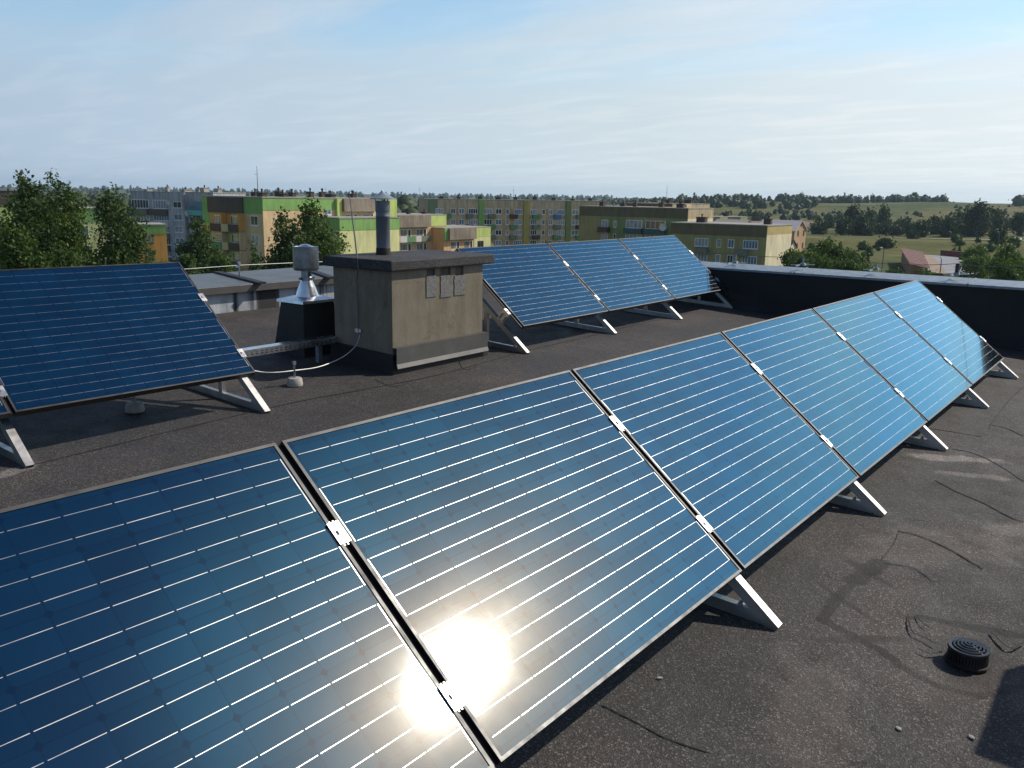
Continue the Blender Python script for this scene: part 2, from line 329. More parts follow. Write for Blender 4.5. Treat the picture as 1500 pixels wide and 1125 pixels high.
def mat_facade(name, col, var=0.10, streak=0.12):
    if name in MC: return MC[name]
    mt, nt, N, L, B = new_mat(name)
    g = N.new('ShaderNodeNewGeometry'); P = g.outputs['Position']
    mp = N.new('ShaderNodeMapping'); mp.inputs['Scale'].default_value = (1, 1, 0.16); L.new(P, mp.inputs[0])
    n = noise(N, L, P, 0.35, 5, 0.6); st = noise(N, L, mp.outputs[0], 1.6, 5, 0.65)
    c1 = ramp(N, L, n, [(0.3, tuple(x*(1-var) for x in col)), (0.7, tuple(x*(1+var) for x in col))])
    L.new(mixc(N, L, 1.0, c1, ramp(N, L, st, [(0.32, (1-2*streak,)*3), (0.62, (1.0,)*3)]), 'MULTIPLY'), B.inputs['Base Color'])
    B.inputs['Roughness'].default_value = 0.9; B.inputs['Specular IOR Level'].default_value = 0.2
    MC[name] = mt; return mt
def mat_plaster():
    mt, nt, N, L, B = new_mat('weathered_cement_render'); c = objc(N)
    mp = N.new('ShaderNodeMapping'); mp.inputs['Scale'].default_value = (1, 1, 0.22); L.new(c, mp.inputs[0])
    n = noise(N, L, c, 2.6, 7, 0.62, 0.4); st = noise(N, L, mp.outputs[0], 9, 6, 0.6); f = noise(N, L, c, 60, 4, 0.6)
    c1 = ramp(N, L, n, [(0.25, (0.160,0.138,0.104)), (0.5, (0.215,0.187,0.143)), (0.75, (0.255,0.226,0.178))])
    c2 = mixc(N, L, 0.7, c1, ramp(N, L, st, [(0.3, (0.62,0.60,0.58)), (0.6, (1,1,1))]), 'MULTIPLY')
    # hairline cracks
    v = N.new('ShaderNodeTexVoronoi'); v.feature = 'DISTANCE_TO_EDGE'; v.inputs['Scale'].default_value = 2.1
    dn = N.new('ShaderNodeVectorMath'); dn.operation = 'ADD'
    nn = N.new('ShaderNodeTexNoise'); nn.inputs['Scale'].default_value = 5; nn.inputs['Detail'].default_value = 5; L.new(c, nn.inputs['Vector'])
    sc = N.new('ShaderNodeVectorMath'); sc.operation = 'SCALE'; sc.inputs['Scale'].default_value = 0.35; L.new(nn.outputs['Color'], sc.inputs[0])
    L.new(c, dn.inputs[0]); L.new(sc.outputs[0], dn.inputs[1]); L.new(dn.outputs[0], v.inputs['Vector'])
    crack = ramp(N, L, v.outputs['Distance'], [(0.0, (0.72,)*3), (0.012, (1,1,1))])
    L.new(mixc(N, L, 1.0, c2, crack, 'MULTIPLY'), B.inputs['Base Color'])
    B.inputs['Roughness'].default_value = 0.92; B.inputs['Specular IOR Level'].default_value = 0.2
    bump(N, L, B, mth(N, L, 'ADD', f, mth(N, L, 'MULTIPLY', n, 3)), 0.35, 0.006)
    return mt
M_PLASTER = mat_plaster()
M_GLASSPANE = plain('window_glass', (0.03, 0.045, 0.06), 0.08, 0, 0.5, 0.7, spec=0.8)
M_CURTAIN = plain('curtained_glass', (0.26, 0.29, 0.31), 0.25, 0, 0.35, 1.2)
M_WHITEFR = plain('white_frame_paint', (0.80, 0.80, 0.80), 0.5, 0, 0.08)
M_BROWNFR = plain('brown_frame_paint', (0.16, 0.10, 0.06), 0.5, 0, 0.1)
M_CONC = plain('grey_concrete', (0.30, 0.29, 0.27), 0.9, 0, 0.2, 3)
M_PUCK = plain('cast_concrete_foot', (0.36, 0.35, 0.32), 0.9, 0, 0.2, 20, 0.3)
M_PIPE = plain('painted_flue_grey', (0.13, 0.15, 0.18), 0.45, 0.35, 0.2, 4)
M_RUST = plain('rusty_steel', (0.035, 0.028, 0.026), 0.8, 0.2, 0.5, 25)
M_CABLE = plain('pale_wire', (0.55, 0.56, 0.55), 0.45, 0.4, 0.1)
M_DKCABLE = plain('dark_wire', (0.04, 0.04, 0.045), 0.5, 0.2, 0.1)
M_BLKPL = plain('black_plastic', (0.010, 0.009, 0.009), 0.42, 0, 0.35, 30)
M_WOOD = plain('dark_stack_brick', (0.075, 0.055, 0.045), 0.9, 0, 0.3, 2)

# ------------------------------------------------------------------ our own roof
def build_roof():
    # deck: follows the fall to the gutter line, with low wrinkles and lap joints
    x0, x1, y0, y1 = -7.0, 11.6, -9.0, 6.8
    xs = np.linspace(x0, x1, 187); ys = np.linspace(y0, y1, 159)
    me = MB(); nx, ny = len(xs), len(ys)
    dr = rh(1418, 958)
    for j, y in enumerate(ys):
        for i, x in enumerate(xs):
            z = zr(x, y) + 0.0015*math.sin(x*1.9+1.3*math.sin(y*1.1)) * math.sin(y*1.7)
            d = math.hypot(x-dr.x, y-dr.y); z -= 0.018 * math.exp(-(d/0.32)**2)
            me.v.append((x, y, z))
    for j in range(ny-1):
        for i in range(nx-1):
            a = j*nx+i; me.f.append((a, a+1, a+nx+1, a+nx)); me.mi.append(0)
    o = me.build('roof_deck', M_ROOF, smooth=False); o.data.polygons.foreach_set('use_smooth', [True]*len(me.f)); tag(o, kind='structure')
    # lap joints of the felt, laid as thin bitumen beads on the deck
    jm = MB()
    def bead(pts, w, dz=0.0028, jitter=0.004, sub=7):
        P = [rh(*q) if len(q) == 2 else Vector(q) for q in pts]
        Q = []
        for i in range(len(P)-1):
            for k in range(sub):
                t = k/sub; p0 = P[max(i-1,0)]; p1 = P[i]; p2 = P[i+1]; p3 = P[min(i+2,len(P)-1)]
                q = 0.5*((2*p1)+(p2-p0)*t+(2*p0-5*p1+4*p2-p3)*t*t+(3*p1-p0-3*p2+p3)*t*t*t)
                Q.append(q)
        Q.append(P[-1])
        L_, R_ = [], []
        for i, q in enumerate(Q):
            d = (Q[min(i+1,len(Q)-1)]-Q[max(i-1,0)]); d.z = 0; d.normalize(); n = Vector((-d.y, d.x, 0))
            ww = w*(0.55+0.9*rnd.random())*0.32
            if i in (0, len(Q)-1): ww *= 0.2
            j = n*rnd.uniform(-jitter, jitter)*.5
            for s_, out in ((-1, L_), (1, R_)):
                p = q+j+n*ww*s_; out.append(Vector((p.x, p.y, zr(p.x,p.y)+dz)))
        b = len(jm.v)
        for a, c in zip(L_, R_): jm.v.append(tuple(a)); jm.v.append(tuple(((a+c)/2)+Vector((0,0,0.0012)))); jm.v.append(tuple(c))
        for i in range(len(Q)-1):
            k = b+3*i; jm.f += [(k,k+1,k+4,k+3),(k+1,k+2,k+5,k+4)]; jm.mi += [0,0]
    bead([(28,686),(120,664),(250,632),(430,590),(575,563),(660,545),(760,517),(850,496)], 0.020)
    bead([(548,556),(575,566),(600,561)], 0.010); bead([(672,528),(680,541),(700,537)], 0.012)
    bead([(850,496),(930,476),(1010,458)], 0.02)
    bead([(1370,704),(1400,720),(1440,737),(1480,758),(1500,765)], 0.017)
    bead([(1315,778),(1345,785),(1385,802),(1420,822),(1440,834)], 0.014)
    bead([(1290,822),(1310,795),(1318,776)], 0.008)
    bead([(880,1033),(930,1058),(975,1082),(1040,1104)], 0.010, jitter=0.001)
    bead([(1345,626),(1390,632),(1438,640)], 0.02); bead([(1500,566),(1476,590),(1448,628)], 0.022); bead([(1448,622),(1475,628),(1500,640)], 0.018)
    bead([(1395,658),(1425,664),(1460,680),(1500,706)], 0.018)
    bead([(1295,825),(1340,834),(1370,856)], 0.008)
    bead([(1330,900),(1336,925),(1355,935),(1372,944)], 0.010); bead([(1343,900),(1350,912),(1362,920)], 0.008)
    bead([(1345,950),(1362,958),(1380,955)], 0.012); bead([(1452,925),(1478,950),(1500,942)], 0.016)
    for y in (-1.75, -2.8, -4.0): bead([(-6, y, 0), (-1, y, 0), (4, y+0.02, 0), (10.6, y, 0)], 0.018, sub=30)
    for x in (-1.5, 5.6, 8.2): bead([(x, -7, 0), (x, -4, 0), (x+0.02, -1.2, 0)], 0.016, sub=20)
    bead([(-5, 1.9, 0), (-1, 2.0, 0), (2, 2.05, 0)], 0.018, sub=20)
    tag(jm.build('roof_seams', M_DARK_MEM), kind='structure')
    # building under us
    b = MB(); b.box((-7.3, -9.3, -14.2), (11.9, 8.05, -0.45)); tag(b.build('own_building', mat_facade('own_block_render', (0.36, 0.33, 0.27))), 'the block whose dark felt roof carries all the solar panels', 'building')
build_roof()

# pebbles and litter lying on the roof
def litter():
    k = 0
    for (px, py), s, lab in (((1461,494),.06,'pale crumpled scrap in the shade by the parapet, right of the front panels'), ((1124,444),.05,'small pale scrap on the shaded roof between the two panel rows by the parapet'),
                             ((966,995),.013,'tiny white chip lying on the roof below the nearest silver foot'), ((1316,1069),.014,'small flat pale stone at the lower right, left of the drain'), ((1423,1082),.014,'small flat pale chip on the roof below the drain')):
        p = rh(px, py); b = MB(); n = 9; r_ = random.Random(int(px))
        top = [(s*r_.uniform(.6,1)*math.cos(6.283*i/n), s*.55*r_.uniform(.6,1)*math.sin(6.283*i/n), s*.25*r_.uniform(.7,1.2)) for i in range(n)]
        bot = [(x*1.15, y*1.15, 0) for x, y, z in top]
        b.add(bot+top+[(0,0,s*.34)], [(i, (i+1)%n, n+(i+1)%n, n+i) for i in range(n)]+[(n+i, n+(i+1)%n, 2*n) for i in range(n)])
        o = b.build('debris_scrap', M_PUCK); o.location = (p.x, p.y, p.z+0.004); o.rotation_euler = (0, 0, r_.random()*3)
        tag(o, lab, 'debris', 'bits of litter on the roof')
litter()

# ------------------------------------------------------------------ solar panels
TILT = 0.68364; CT, ST = math.cos(TILT), math.sin(TILT); SAG = 0.000948; FRZ = 0.15638; RRY = 3.56182; RRZ = 0.39501; XC = 10.9477; XL = 3.4418
def zs(x): return SAG * (x - 5*PW)**2
def make_panel():
    root = empty('solar_panel', (0, 0, 0))
    a = GAP/2; w = PW - a; fw = 0.010; th = 0.040
    f = MB()
    for lo, hi in (((a,0,-th),(w,fw,0)), ((a,PD-fw,-th),(w,PD,0)), ((a,fw,-th),(a+fw,PD-fw,0)), ((w-fw,fw,-th),(w,PD-fw,0))): f.box(lo, hi)
    for lo, hi in (((a+fw,fw,-th),(w-fw,fw+0.02,-th+0.002)), ((a+fw,PD-fw-0.02,-th),(w-fw,PD-fw,-th+0.002))): f.box(lo, hi)
    f.build('frame', M_PFRAME, root)
    # laminate: one sheet whose faces carry cells, busbar ribbons and the string connectors at the ends
    bw = 0.00078; x0 = (PW-12*CP)/2; y0 = 0.0285; tw = 0.0018
    xs = [a+fw, x0-.004-tw, x0-.004+tw]
    for c in range(12): xs += [x0+c*CP+.0035, x0+(c+1)*CP-.0035]
    xs += [x0+12*CP+.004-tw, x0+12*CP+.004+tw, w-fw]
    ys = [fw]
    for r in range(8):
        for q in (-1, 1): y = y0 + RP*(r+0.5) + q*RP*0.25; ys += [y-bw, y+bw]
    ys.append(PD-fw); g = MB(); nx, ny = len(xs), len(ys)
    for y in ys:
        for x in xs: g.v.append((x, y, -0.0025))
    for jy in range(ny-1):
        for ix in range(nx-1):
            cell_x = 3 <= ix <= nx-5 and (ix-3) % 2 == 0; mi = 0
            if jy % 2 == 1 and cell_x: mi = 1
            line = (jy-1)/2.0            # odd strips are the busbars 0..15
            if ix == nx-3 and 1 <= jy <= ny-3 and any(8*k/2 <= line <= 8*k/2+3 for k in range(4)): mi = 1
            if ix == 1 and any(2+4*k <= line <= 5+4*k for k in range(3)): mi = 1
            q = jy*nx+ix; g.f.append((q, q+1, q+nx+1, q+nx)); g.mi.append(mi)
    b_ = len(g.v); g.v += [(a+fw, fw, -.008), (w-fw, fw, -.008), (w-fw, PD-fw, -.008), (a+fw, PD-fw, -.008)]
    g.f.append((b_, b_+3, b_+2, b_+1)); g.mi.append(0)
    g.f += [(0, b_, b_+1, nx-1)]; g.mi.append(0)
    o = g.build('cell_sheet', [M_CELLS, M_BUSBAR], root)
    sl = MB(); sl.box((-GAP/2+.0005, 0.004, -0.020), (GAP/2-.0005, PD-0.004, -0.014)); sl.build('gap_strip', M_BLKPL, root)  # black strip added so the gap between panels reads dark
    j = MB(); j.box((PW/2-0.06, PD-0.16, -0.030), (PW/2+0.06, PD-0.06, -0.0085)); j.build('junction_box', M_BLKPL, root)
    return root
def copy_tree(o, parent=None):
    c = o.copy(); COL.objects.link(c); c.parent = parent
    for ch in o.children: copy_tree(ch, c)
    return c
proto = make_panel(); first = [True]
def place_panel(x, y, zf, label, group):
    o = proto if first[0] else copy_tree(proto); first[0] = False
    z0, z1 = zf + zs(x), zf + zs(x+PW); d = Vector((PW, 0, z1-z0)).normalized()
    up = Vector((0, CT, ST)); up = (up - d*up.dot(d)).normalized(); n = d.cross(up)
    M = Matrix((d, up, n)).transposed().to_4x4(); M.translation = (x, y, z0)
    o.rotation_mode = 'QUATERNION'; o.location = (x, y, z0); o.rotation_quaternion = M.to_quaternion()
    tag(o, label, 'solar panel', group)
    return o
G1 = 'solar panels of the front row'; G2 = 'solar panels of the back row right of the chimney'; G3 = 'solar panels of the back row at the left'
fl = ['nearest navy solar panel of the front row, filling the lower left corner of the photo', 'front row solar panel with the blinding white sun glare on its lower left corner',
      'front row solar panel just right of the one with the sun glare', 'fourth front row solar panel from the left, bright blue with sharp white lines', 'front row solar panel next to last before the dark parapet, light blue',
      'farthest palest front row solar panel, its lower right corner darkened by the parapet']
for k in range(6): place_panel(k*PW, 0, FRZ, fl[k], G1)
bl = ['back row solar panel partly hidden behind the grey chimney', 'middle solar panel of the three right of the grey chimney', 'farthest back row solar panel, its lower corner against the dark parapet']
for k in range(3): place_panel(XC-(3-k)*PW, RRY, RRZ, bl[k], G2)
place_panel(XL-PW, RRY, RRZ, 'large dark navy solar panel left of the metal vent cowl', G3)
place_panel(XL-2*PW, RRY, RRZ, 'dark solar panel cut off by the left picture edge, only its corner showing', G3)

# ------------------------------------------------------------------ triangular mounting frames
FZ = 0.016
def make_frame(foot, y_edge, z_edge, zroof_f, span, lift, name='mounting_frame'):
    """foot: y of the foot; beam rises along the tilt; lift: gap between beam top and panel underside"""
    root = empty(name, (0, 0, 0))
    th = 0.042; wd = 0.044
    s = MB()   # channel section rail: top flange with two webs and an end cut
    def chan(a, b, mb, w=wd, h=th, t=0.004):
        a = Vector(a); b = Vector(b); d = (b-a).normalized(); side = Vector((1,0,0)); u = side.cross(d).normalized()
        if u.z < 0 and abs(d.z) < 0.95: u = -u
        L_ = (b-a).length; M = Matrix((side, d, u)).transposed().to_4x4(); M.translation = a
        mb.box((-w/2, 0, -t), (w/2, L_, 0), M); mb.box((-w/2, 0, -h), (-w/2+t, L_, -t), M); mb.box((w/2-t, 0, -h), (w/2, L_, -t), M)
    P0 = Vector((0, 0, FZ)); P1 = P0 + Vector((0, CT, ST))*span
    chan(P0, P1, s); s.build('sloped_rail', M_ALU, root)
    b = MB(); yb = P1.y-0.03; chan((0, 0.062, 0.048+SLOPE*.06), (0, yb+0.04, 0.048+SLOPE*(yb)), b, wd-.01, .046); b.build('base_rail', M_ALU, root)
    for yy in (0.50, yb):
        p = MB(); ztop = FZ+(yy)*ST/CT-0.06; zb = 0.0485+SLOPE*yy
        p.box((-wd/2+0.006, yy-0.02, zb), (-wd/2+0.011, yy+0.02, ztop)); p.box((-wd/2+0.011, yy-0.02, zb), (wd/2-0.006, yy-0.015, ztop)); p.build('post', M_ALU, root)
    bt = MB()
    bt.lathe([(0.011,0),(0.011,0.008),(0.006,0.010),(0.006,0.016)], (0, 0.16, 0.0565), 6); bt.build('bolt', M_GALV, root)
    off = -y_edge/CT
    for sl in (0.20, 0.735):
        c = MB(); d = Vector((0, CT, ST)); n = Vector((0, -ST, CT)); q = P0 + d*(sl + off)
        M = Matrix((Vector((1,0,0)), d, n)).transposed().to_4x4(); M.translation = q
        pt = lift + 0.040
        c.box((-0.021, -0.036, pt+0.001), (0.019, 0.036, pt+0.005), M); c.box((-0.008, -0.042, 0.0005), (-0.004, 0.042, pt+0.001), M); c.box((0.004, -0.042, 0.0005), (0.008, 0.042, pt+0.001), M)
        if lift > 0.02:
            c.box((-0.032, -0.030, 0.0005), (0.032, -0.022, lift-0.001), M); c.box((-0.032, 0.022, 0.0005), (0.032, 0.030, lift-0.001), M)
        c.box((-0.007, -0.007, pt+0.005), (0.007, 0.007, pt+0.011), M)
        c.build('clamp', M_CLAMP, root)
    return root
# front row: the rail lies right under the panel frames
ffoot = -0.165
protoF = make_frame(ffoot, ffoot, FRZ, 0, 1.42, 0.0, 'mounting_frame')
def set_frame(o, x, foot, row_y, row_z, lift):
    # the top of the rail must sit lift + 40 mm under the panel face: solve the foot position on the roof
    nrm = Vector((0, -ST, CT)); P = Vector((0, row_y, row_z + zs(x))) - nrm*(lift + 0.0405)
    # line P + t*(CT,ST); foot where z = roof + 0.058
    t = 0.0
    for i in range(30):
        y = P.y + t*CT; z = P.z + t*ST; t -= (z - FZ - zr(x, y))/(ST - SLOPE*CT)
    y = P.y + t*CT
    o.location = (x, y, zr(x, y)); return -t
tF = set_frame(protoF, PW, 0, 0, FRZ, 0.0)
def rebuild(lift, t, span):
    return make_frame(0, -t*CT, 0, 0, span, lift)
for ch in list(protoF.children): bpy.data.objects.remove(ch)
bpy.data.objects.remove(protoF)
ordn = ['under the nearest front row seam at the bottom picture edge', 'below the second front row seam, its bright foot the largest', 'below the third front row seam, above the brown smear', 'below the fourth front row seam, foot by the pale silt stain',
        'below the fifth front row seam, small in the distance', 'under the far end of the front row beside the parapet']
fp = None
for k in range(1, 7):
    x = k*PW - (0.0 if k < 6 else 0.02)
    if fp is None: fp = rebuild(0.0, tF, tF+1.03); o = fp
    else: o = copy_tree(fp)
    set_frame(o, x, 0, 0, FRZ, 0.0)
    tag(o, 'silver mounting frame ' + ordn[k-1], 'mounting frame', 'aluminium frames under the front row')
o = copy_tree(fp); set_frame(o, 0.02, 0, 0, FRZ, 0.0); tag(o, 'silver mounting frame under the left end of the nearest panel', 'mounting frame', 'aluminium frames under the front row')
tR = set_frame(empty('x', (0,0,0)), 6.37, 0, RRY, RRZ, 0.075); bpy.data.objects.remove(bpy.data.objects['x'])
rp_ = rebuild(0.075, tR, tR+1.03); first_r = True
for x, lab in ((XC-3*PW-0.045, 'silver triangular mounting frame just right of the grey chimney, open side showing'), (XC-2*PW, 'silver mounting frame under the first seam right of the chimney'), (XC-PW, 'silver mounting frame under the second seam right of the chimney'),
               (XC-0.03, 'silver mounting frame under the far end of the back row near the parapet'), (XL-0.02, 'silver triangular mounting frame left of the concrete footed wire post'), (XL-PW, 'silver mounting frame with a broad bright foot at the left picture edge')):
    o = rp_ if first_r else copy_tree(rp_); first_r = False
    set_frame(o, x, 0, RRY, RRZ, 0.075); tag(o, lab, 'mounting frame', 'aluminium frames under the back row')

# ------------------------------------------------------------------ chimney block
CHX0, CHX1, CHY0, CHY1 = 4.83, 5.95, 3.705, 4.39
def chimney():
    root = empty('chimney_block', (CHX0, CHY0, zr(0, CHY0))); z0 = root.location.z; w, d = CHX1-CHX0, CHY1-CHY0
    b = MB()   # front wall is built round three flue openings
    slots = [(625,637),(645,660),(667,679)]; sl = []
    for a, c in slots:
        p = aty(a, 405, CHY0); q = aty(c, 405, CHY0); sl.append((p.x-CHX0, q.x-CHX0))
    zt = 0.985 - z0; zs0 = aty(630, 408, CHY0).z - z0; zs1 = aty(630, 394, CHY0).z - z0
    b.box((0, 0.06, -0.05), (w, d, zt))                       # core
    b.box((0, 0, -0.05), (w, 0.06, zs0)); b.box((0, 0, zs1), (w, 0.06, zt))
    xs = [0] + [v for s_ in sl for v in s_] + [w]
    for i in range(0, len(xs), 2): b.box((xs[i], 0, zs0), (xs[i+1], 0.06, zs1))
    b.build('rendered_wall', M_PLASTER, root)
    for a, c in sl:
        s_ = MB(); s_.box((a+0.001, 0.018, zs0+0.001), (c-0.001, 0.0595, zs1-0.001)); s_.build('flue_opening', plain('brown_recess', (0.10,0.085,0.065), 0.9, 0, 0.4, 30), root)  # shallow slots filled in a darker brown than the wall
    # filler patches hanging below the openings
    pm, nt, N, L, B = new_mat('mottled_patch'); c = objc(N); v = N.new('ShaderNodeTexVoronoi'); v.inputs['Scale'].default_value = 60; L.new(c, v.inputs['Vector'])
    hs = N.new('ShaderNodeHueSaturation'); hs.inputs['Saturation'].default_value = 0.35; hs.inputs['Value'].default_value = 0.24; L.new(v.outputs['Color'], hs.inputs['Color'])
    L.new(mixc(N, L, 0.55, (0.12, 0.12, 0.108), hs.outputs[0]), B.inputs['Base Color']); B.inputs['Roughness'].default_value = 0.7
    for i, (a, c, y1) in enumerate(((624,638,434),(645,661,434),(665,681,431))):
        p = aty(a, 404, CHY0); q = aty(c, y1, CHY0); s_ = MB(); n = 9; r_ = random.Random(i)
        x0, x1 = p.x-CHX0, q.x-CHX0; zt_, zb = p.z-z0, q.z-z0; front, back = [], []
        pts = [(x0+0.004*r_.uniform(-1,1), zt_+(zb-zt_)*k/n) for k in range(n+1)] + [(x1+0.004*r_.uniform(-1,1), zb+(zt_-zb)*k/n) for k in range(n+1)]
        for px, pz in pts: front.append((px, -0.006, pz)); back.append((px, -0.0005, pz))
        m_ = len(pts); s_.add(front+back, [tuple(range(m_))]+[(k, m_+k, m_+(k+1)%m_, (k+1)%m_) for k in range(m_)]); s_.build('patch', pm, root)
    # cap slab wrapped in felt
    c = MB(); c.box((-0.055, -0.05, zt), (w+0.11, d+0.075, zt+0.085)); o = c.build('cap_slab', M_FELT, root, bevel=0.012)
    # base upstand of felt with a metal counter flashing along the front
    u = MB(); e = 0.022; h1 = 0.155
    zt2 = 0.155
    u.add([(-e-.02,-e-.02,-.03),(w+e+.02,-e-.02,-.03),(w+e+.02,d+e+.02,.0),(-e-.02,d+e+.02,.0),(-e,-e,h1),(w+e,-e,h1),(w+e,d+e,h1+.03),(-e,d+e,h1+.03)], [(0,1,5,4),(1,2,6,5),(2,3,7,6),(3,0,4,7),(4,5,6,7)])
    u.build('felt_upstand', M_BLACK_MEM, root)
    ff = MB(); ff.box((-0.01, -e-0.032, 0.075), (w+0.012, -e-0.026, 0.215)); ff.box((-0.01, -e-0.026, 0.205), (w+0.012, -0.0005, 0.2149)); ff.build('front_apron', plain('apron_sheet', (0.115,0.115,0.11), 0.5, 0.3, 0.2, 5), root)
    fs = MB(); fs.add([(-0.012,-e-.033,.085),(w+.014,-e-.033,.085),(w+.014,-e-.045,.050),(-0.012,-e-.045,.050),(-0.012,-e-.033,.079),(w+.014,-e-.033,.079),(w+.014,-e-.042,.045),(-0.012,-e-.042,.045)], [(3,2,1,0),(4,5,6,7),(2,3,7,6),(0,1,5,4),(0,4,7,3),(1,2,6,5)])
    fs.build('drip_strip', plain('strip_paint', (0.20,0.195,0.185), 0.6, 0, 0.2), root)
    cl = MB(); pp = atx(527, 484, CHX0); cl.box((-0.022, pp.y-CHY0-0.035, pp.z-z0-0.012), (-0.0005, pp.y-CHY0+0.035, pp.z-z0+0.016)); cl.box((-0.028, pp.y-CHY0-0.008, pp.z-z0-0.018), (-0.022, pp.y-CHY0+0.010, pp.z-z0+0.020)); cl.build('wire_clamp', M_SHEET, root)
    tag(root, 'grey rendered chimney block with a felt covered slab on top', 'chimney')
    # flue pipe
    y_ = 4.20; a = aty(552, 372, y_); b_ = aty(571, 372, y_); cx = (a.x+b_.x)/2; r = (b_.x-a.x)/2*0.77; top = aty(562, 294, y_).z; ze = 1.0705
    fr = empty('flue_pipe', (cx, y_, ze)); H = top-ze
    p = MB(); p.lathe([(r*1.03,0),(r*1.03,0.02),(r,0.022),(r,H*0.70),(r*1.03,H*0.705),(r*1.03,H*0.72),(r,H*0.725),(r,H*0.80),(r*1.05,H*0.805),(r*1.05,H),(r*0.96,H),(r*0.96,H-0.1)], n=28, capt=True); p.build('pipe', M_PIPE, fr, smooth=True)
    q = MB(); q.lathe([(r*1.08,0),(r*1.06,0.03),(r*1.04,0.055),(r*1.03,0.058)], n=28, capt=False); q.build('collar', M_RUST, fr, smooth=True)
    wc = (aty(577, 292, y_).x-cx)*.78
    q = MB(); q.lathe([(wc,H+0.012),(wc,H+0.020),(wc*0.5,H+0.045),(0.012,H+0.075),(0.004,H+0.088)], n=28); q.build('rain_cap', plain('cap_paint', (0.30,0.36,0.42), 0.4, 0.4, 0.15), fr, smooth=True)
    q = MB()
    for k in range(3):
        q = MB(); an = 0.5+k*2.094; q.bar((r*1.0*math.cos(an), r*1.0*math.sin(an), H-0.06), (r*1.05*math.cos(an), r*1.05*math.sin(an), H+0.03), 0.015, 0.003); q.build('cap_strut', M_PIPE, fr)
    tag(fr, 'dark grey round flue pipe with a conical rain cap on the chimney slab', 'pipe')
    # thin lightning rod standing on the slab
    base = atz(523, 378, 1.072); ln = MB(); tp = aty(512, 286, base.y+0.05)
    ln.tube([base, base.lerp(tp, 0.33)+Vector((0.004,0,0)), base.lerp(tp, 0.66), tp], [0.006,0.006,0.005,0.0035], 8)
    rdm = ln.build('lightning_rod', plain('rod_steel', (0.20,0.20,0.20), 0.5, 0.6)); tag(rdm, 'thin slightly leaning lightning rod rising from the chimney slab', 'lightning rod')
    # conductor: from the rod over the slab edge, down the shaded side, to the clamp, then slack to the footed post
    c0 = rh(432, 565); post_top = Vector((c0.x, c0.y, zr(c0.x,c0.y)+0.17))
    w_ = MB(); pts = [base+Vector((0,0,.003)), Vector((CHX0-0.062, base.y, 1.078)), Vector((CHX0-0.065, base.y-0.01, 0.98)), Vector((CHX0-0.02, pp.y, 0.90)), Vector((CHX0-0.014, pp.y, 0.7)), Vector((CHX0-0.014, pp.y, pp.z))]
    w_.tube(pts, 0.004, 6); 
    tag(w_.build('conductor_wire', plain('wire_dull', (0.10,0.11,0.12), 0.5, 0.5)), 'dull wire running down the shaded side of the chimney block', 'wire')
    w2 = MB(); P0 = Vector((CHX0-0.02, pp.y, pp.z-0.02)); P3 = post_top
    cpx = [(527,490),(522,505),(508,519),(490,529),(465,538),(434,542.5)]
    pts = []
    for i, (a, b) in enumerate(cpx):
        t = i/(len(cpx)-1); yy = P0.y*(1-t)+P3.y*t; pts.append(aty(a, b, yy))
    pts += [aty(405,545.5,P3.y+0.02), aty(383,545,P3.y+0.06), aty(360,540,P3.y+0.1)]
    # smooth
    Q = []
    for i in range(len(pts)-1):
        p0, p1, p2, p3 = pts[max(i-1,0)], pts[i], pts[i+1], pts[min(i+2,len(pts)-1)]
        for k in range(6):
            t = k/6; Q.append(0.5*((2*p1)+(p2-p0)*t+(2*p0-5*p1+4*p2-p3)*t*t+(3*p1-p0-3*p2+p3)*t*t*t))
    Q.append(pts[-1]); w2.tube(Q, 0.0042, 7)
    tag(w2.build('ground_wire', M_CABLE), 'pale wire sagging from the chimney side to the concrete footed post', 'wire')
    return c0
PUCK = chimney()
def puck(c, lab, hpost=0.155):
    root = empty('wire_post', (c.x, c.y, zr(c.x, c.y)+0.003))
    b = MB(); b.lathe([(0.058,0),(0.060,0.012),(0.054,0.050),(0.048,0.058),(0.012,0.060)], n=24); b.build('concrete_foot', M_PUCK, root, smooth=True)
    p = MB(); p.tube([(0,0,0.059),(0,0,hpost)], 0.0085, 8); p.build('post', M_GALV, root)
    h = MB(); h.box((-0.012,-0.009,hpost), (0.012,-0.005,hpost+0.028)); h.box((-0.012,0.005,hpost), (0.012,0.009,hpost+0.028)); h.build('holder', M_GALV, root)
    tag(root, lab, 'wire post', 'wire posts with round concrete feet')
puck(PUCK, 'short wire post in a round concrete foot, in the sun before the chimney')
puck(rh(198, 603), 'short wire post with a concrete foot in the shade under the left panel')

def unseen_shadow_block():  # unseen block added out of frame, only to cast the shadow by the drain
    root = empty('chimney_block', (3.95, -2.15, -0.055)); b = MB(); b.box((0,0,-.05), (.55,.56,1.08)); b.build('rendered_wall', M_PLASTER, root)
    b = MB(); b.box((-.05,-.05,1.081), (.60,.59,1.17)); b.build('cap_slab', M_FELT, root, bevel=.01)
    u = MB(); u.box((-.02,-.02,-.04), (.57,.58,.15)); u.build('felt_upstand', M_BLACK_MEM, root)
    tag(root, 'unseen chimney shaped block added outside the frame to cast the shadow beside the drain', 'chimney')
unseen_shadow_block()

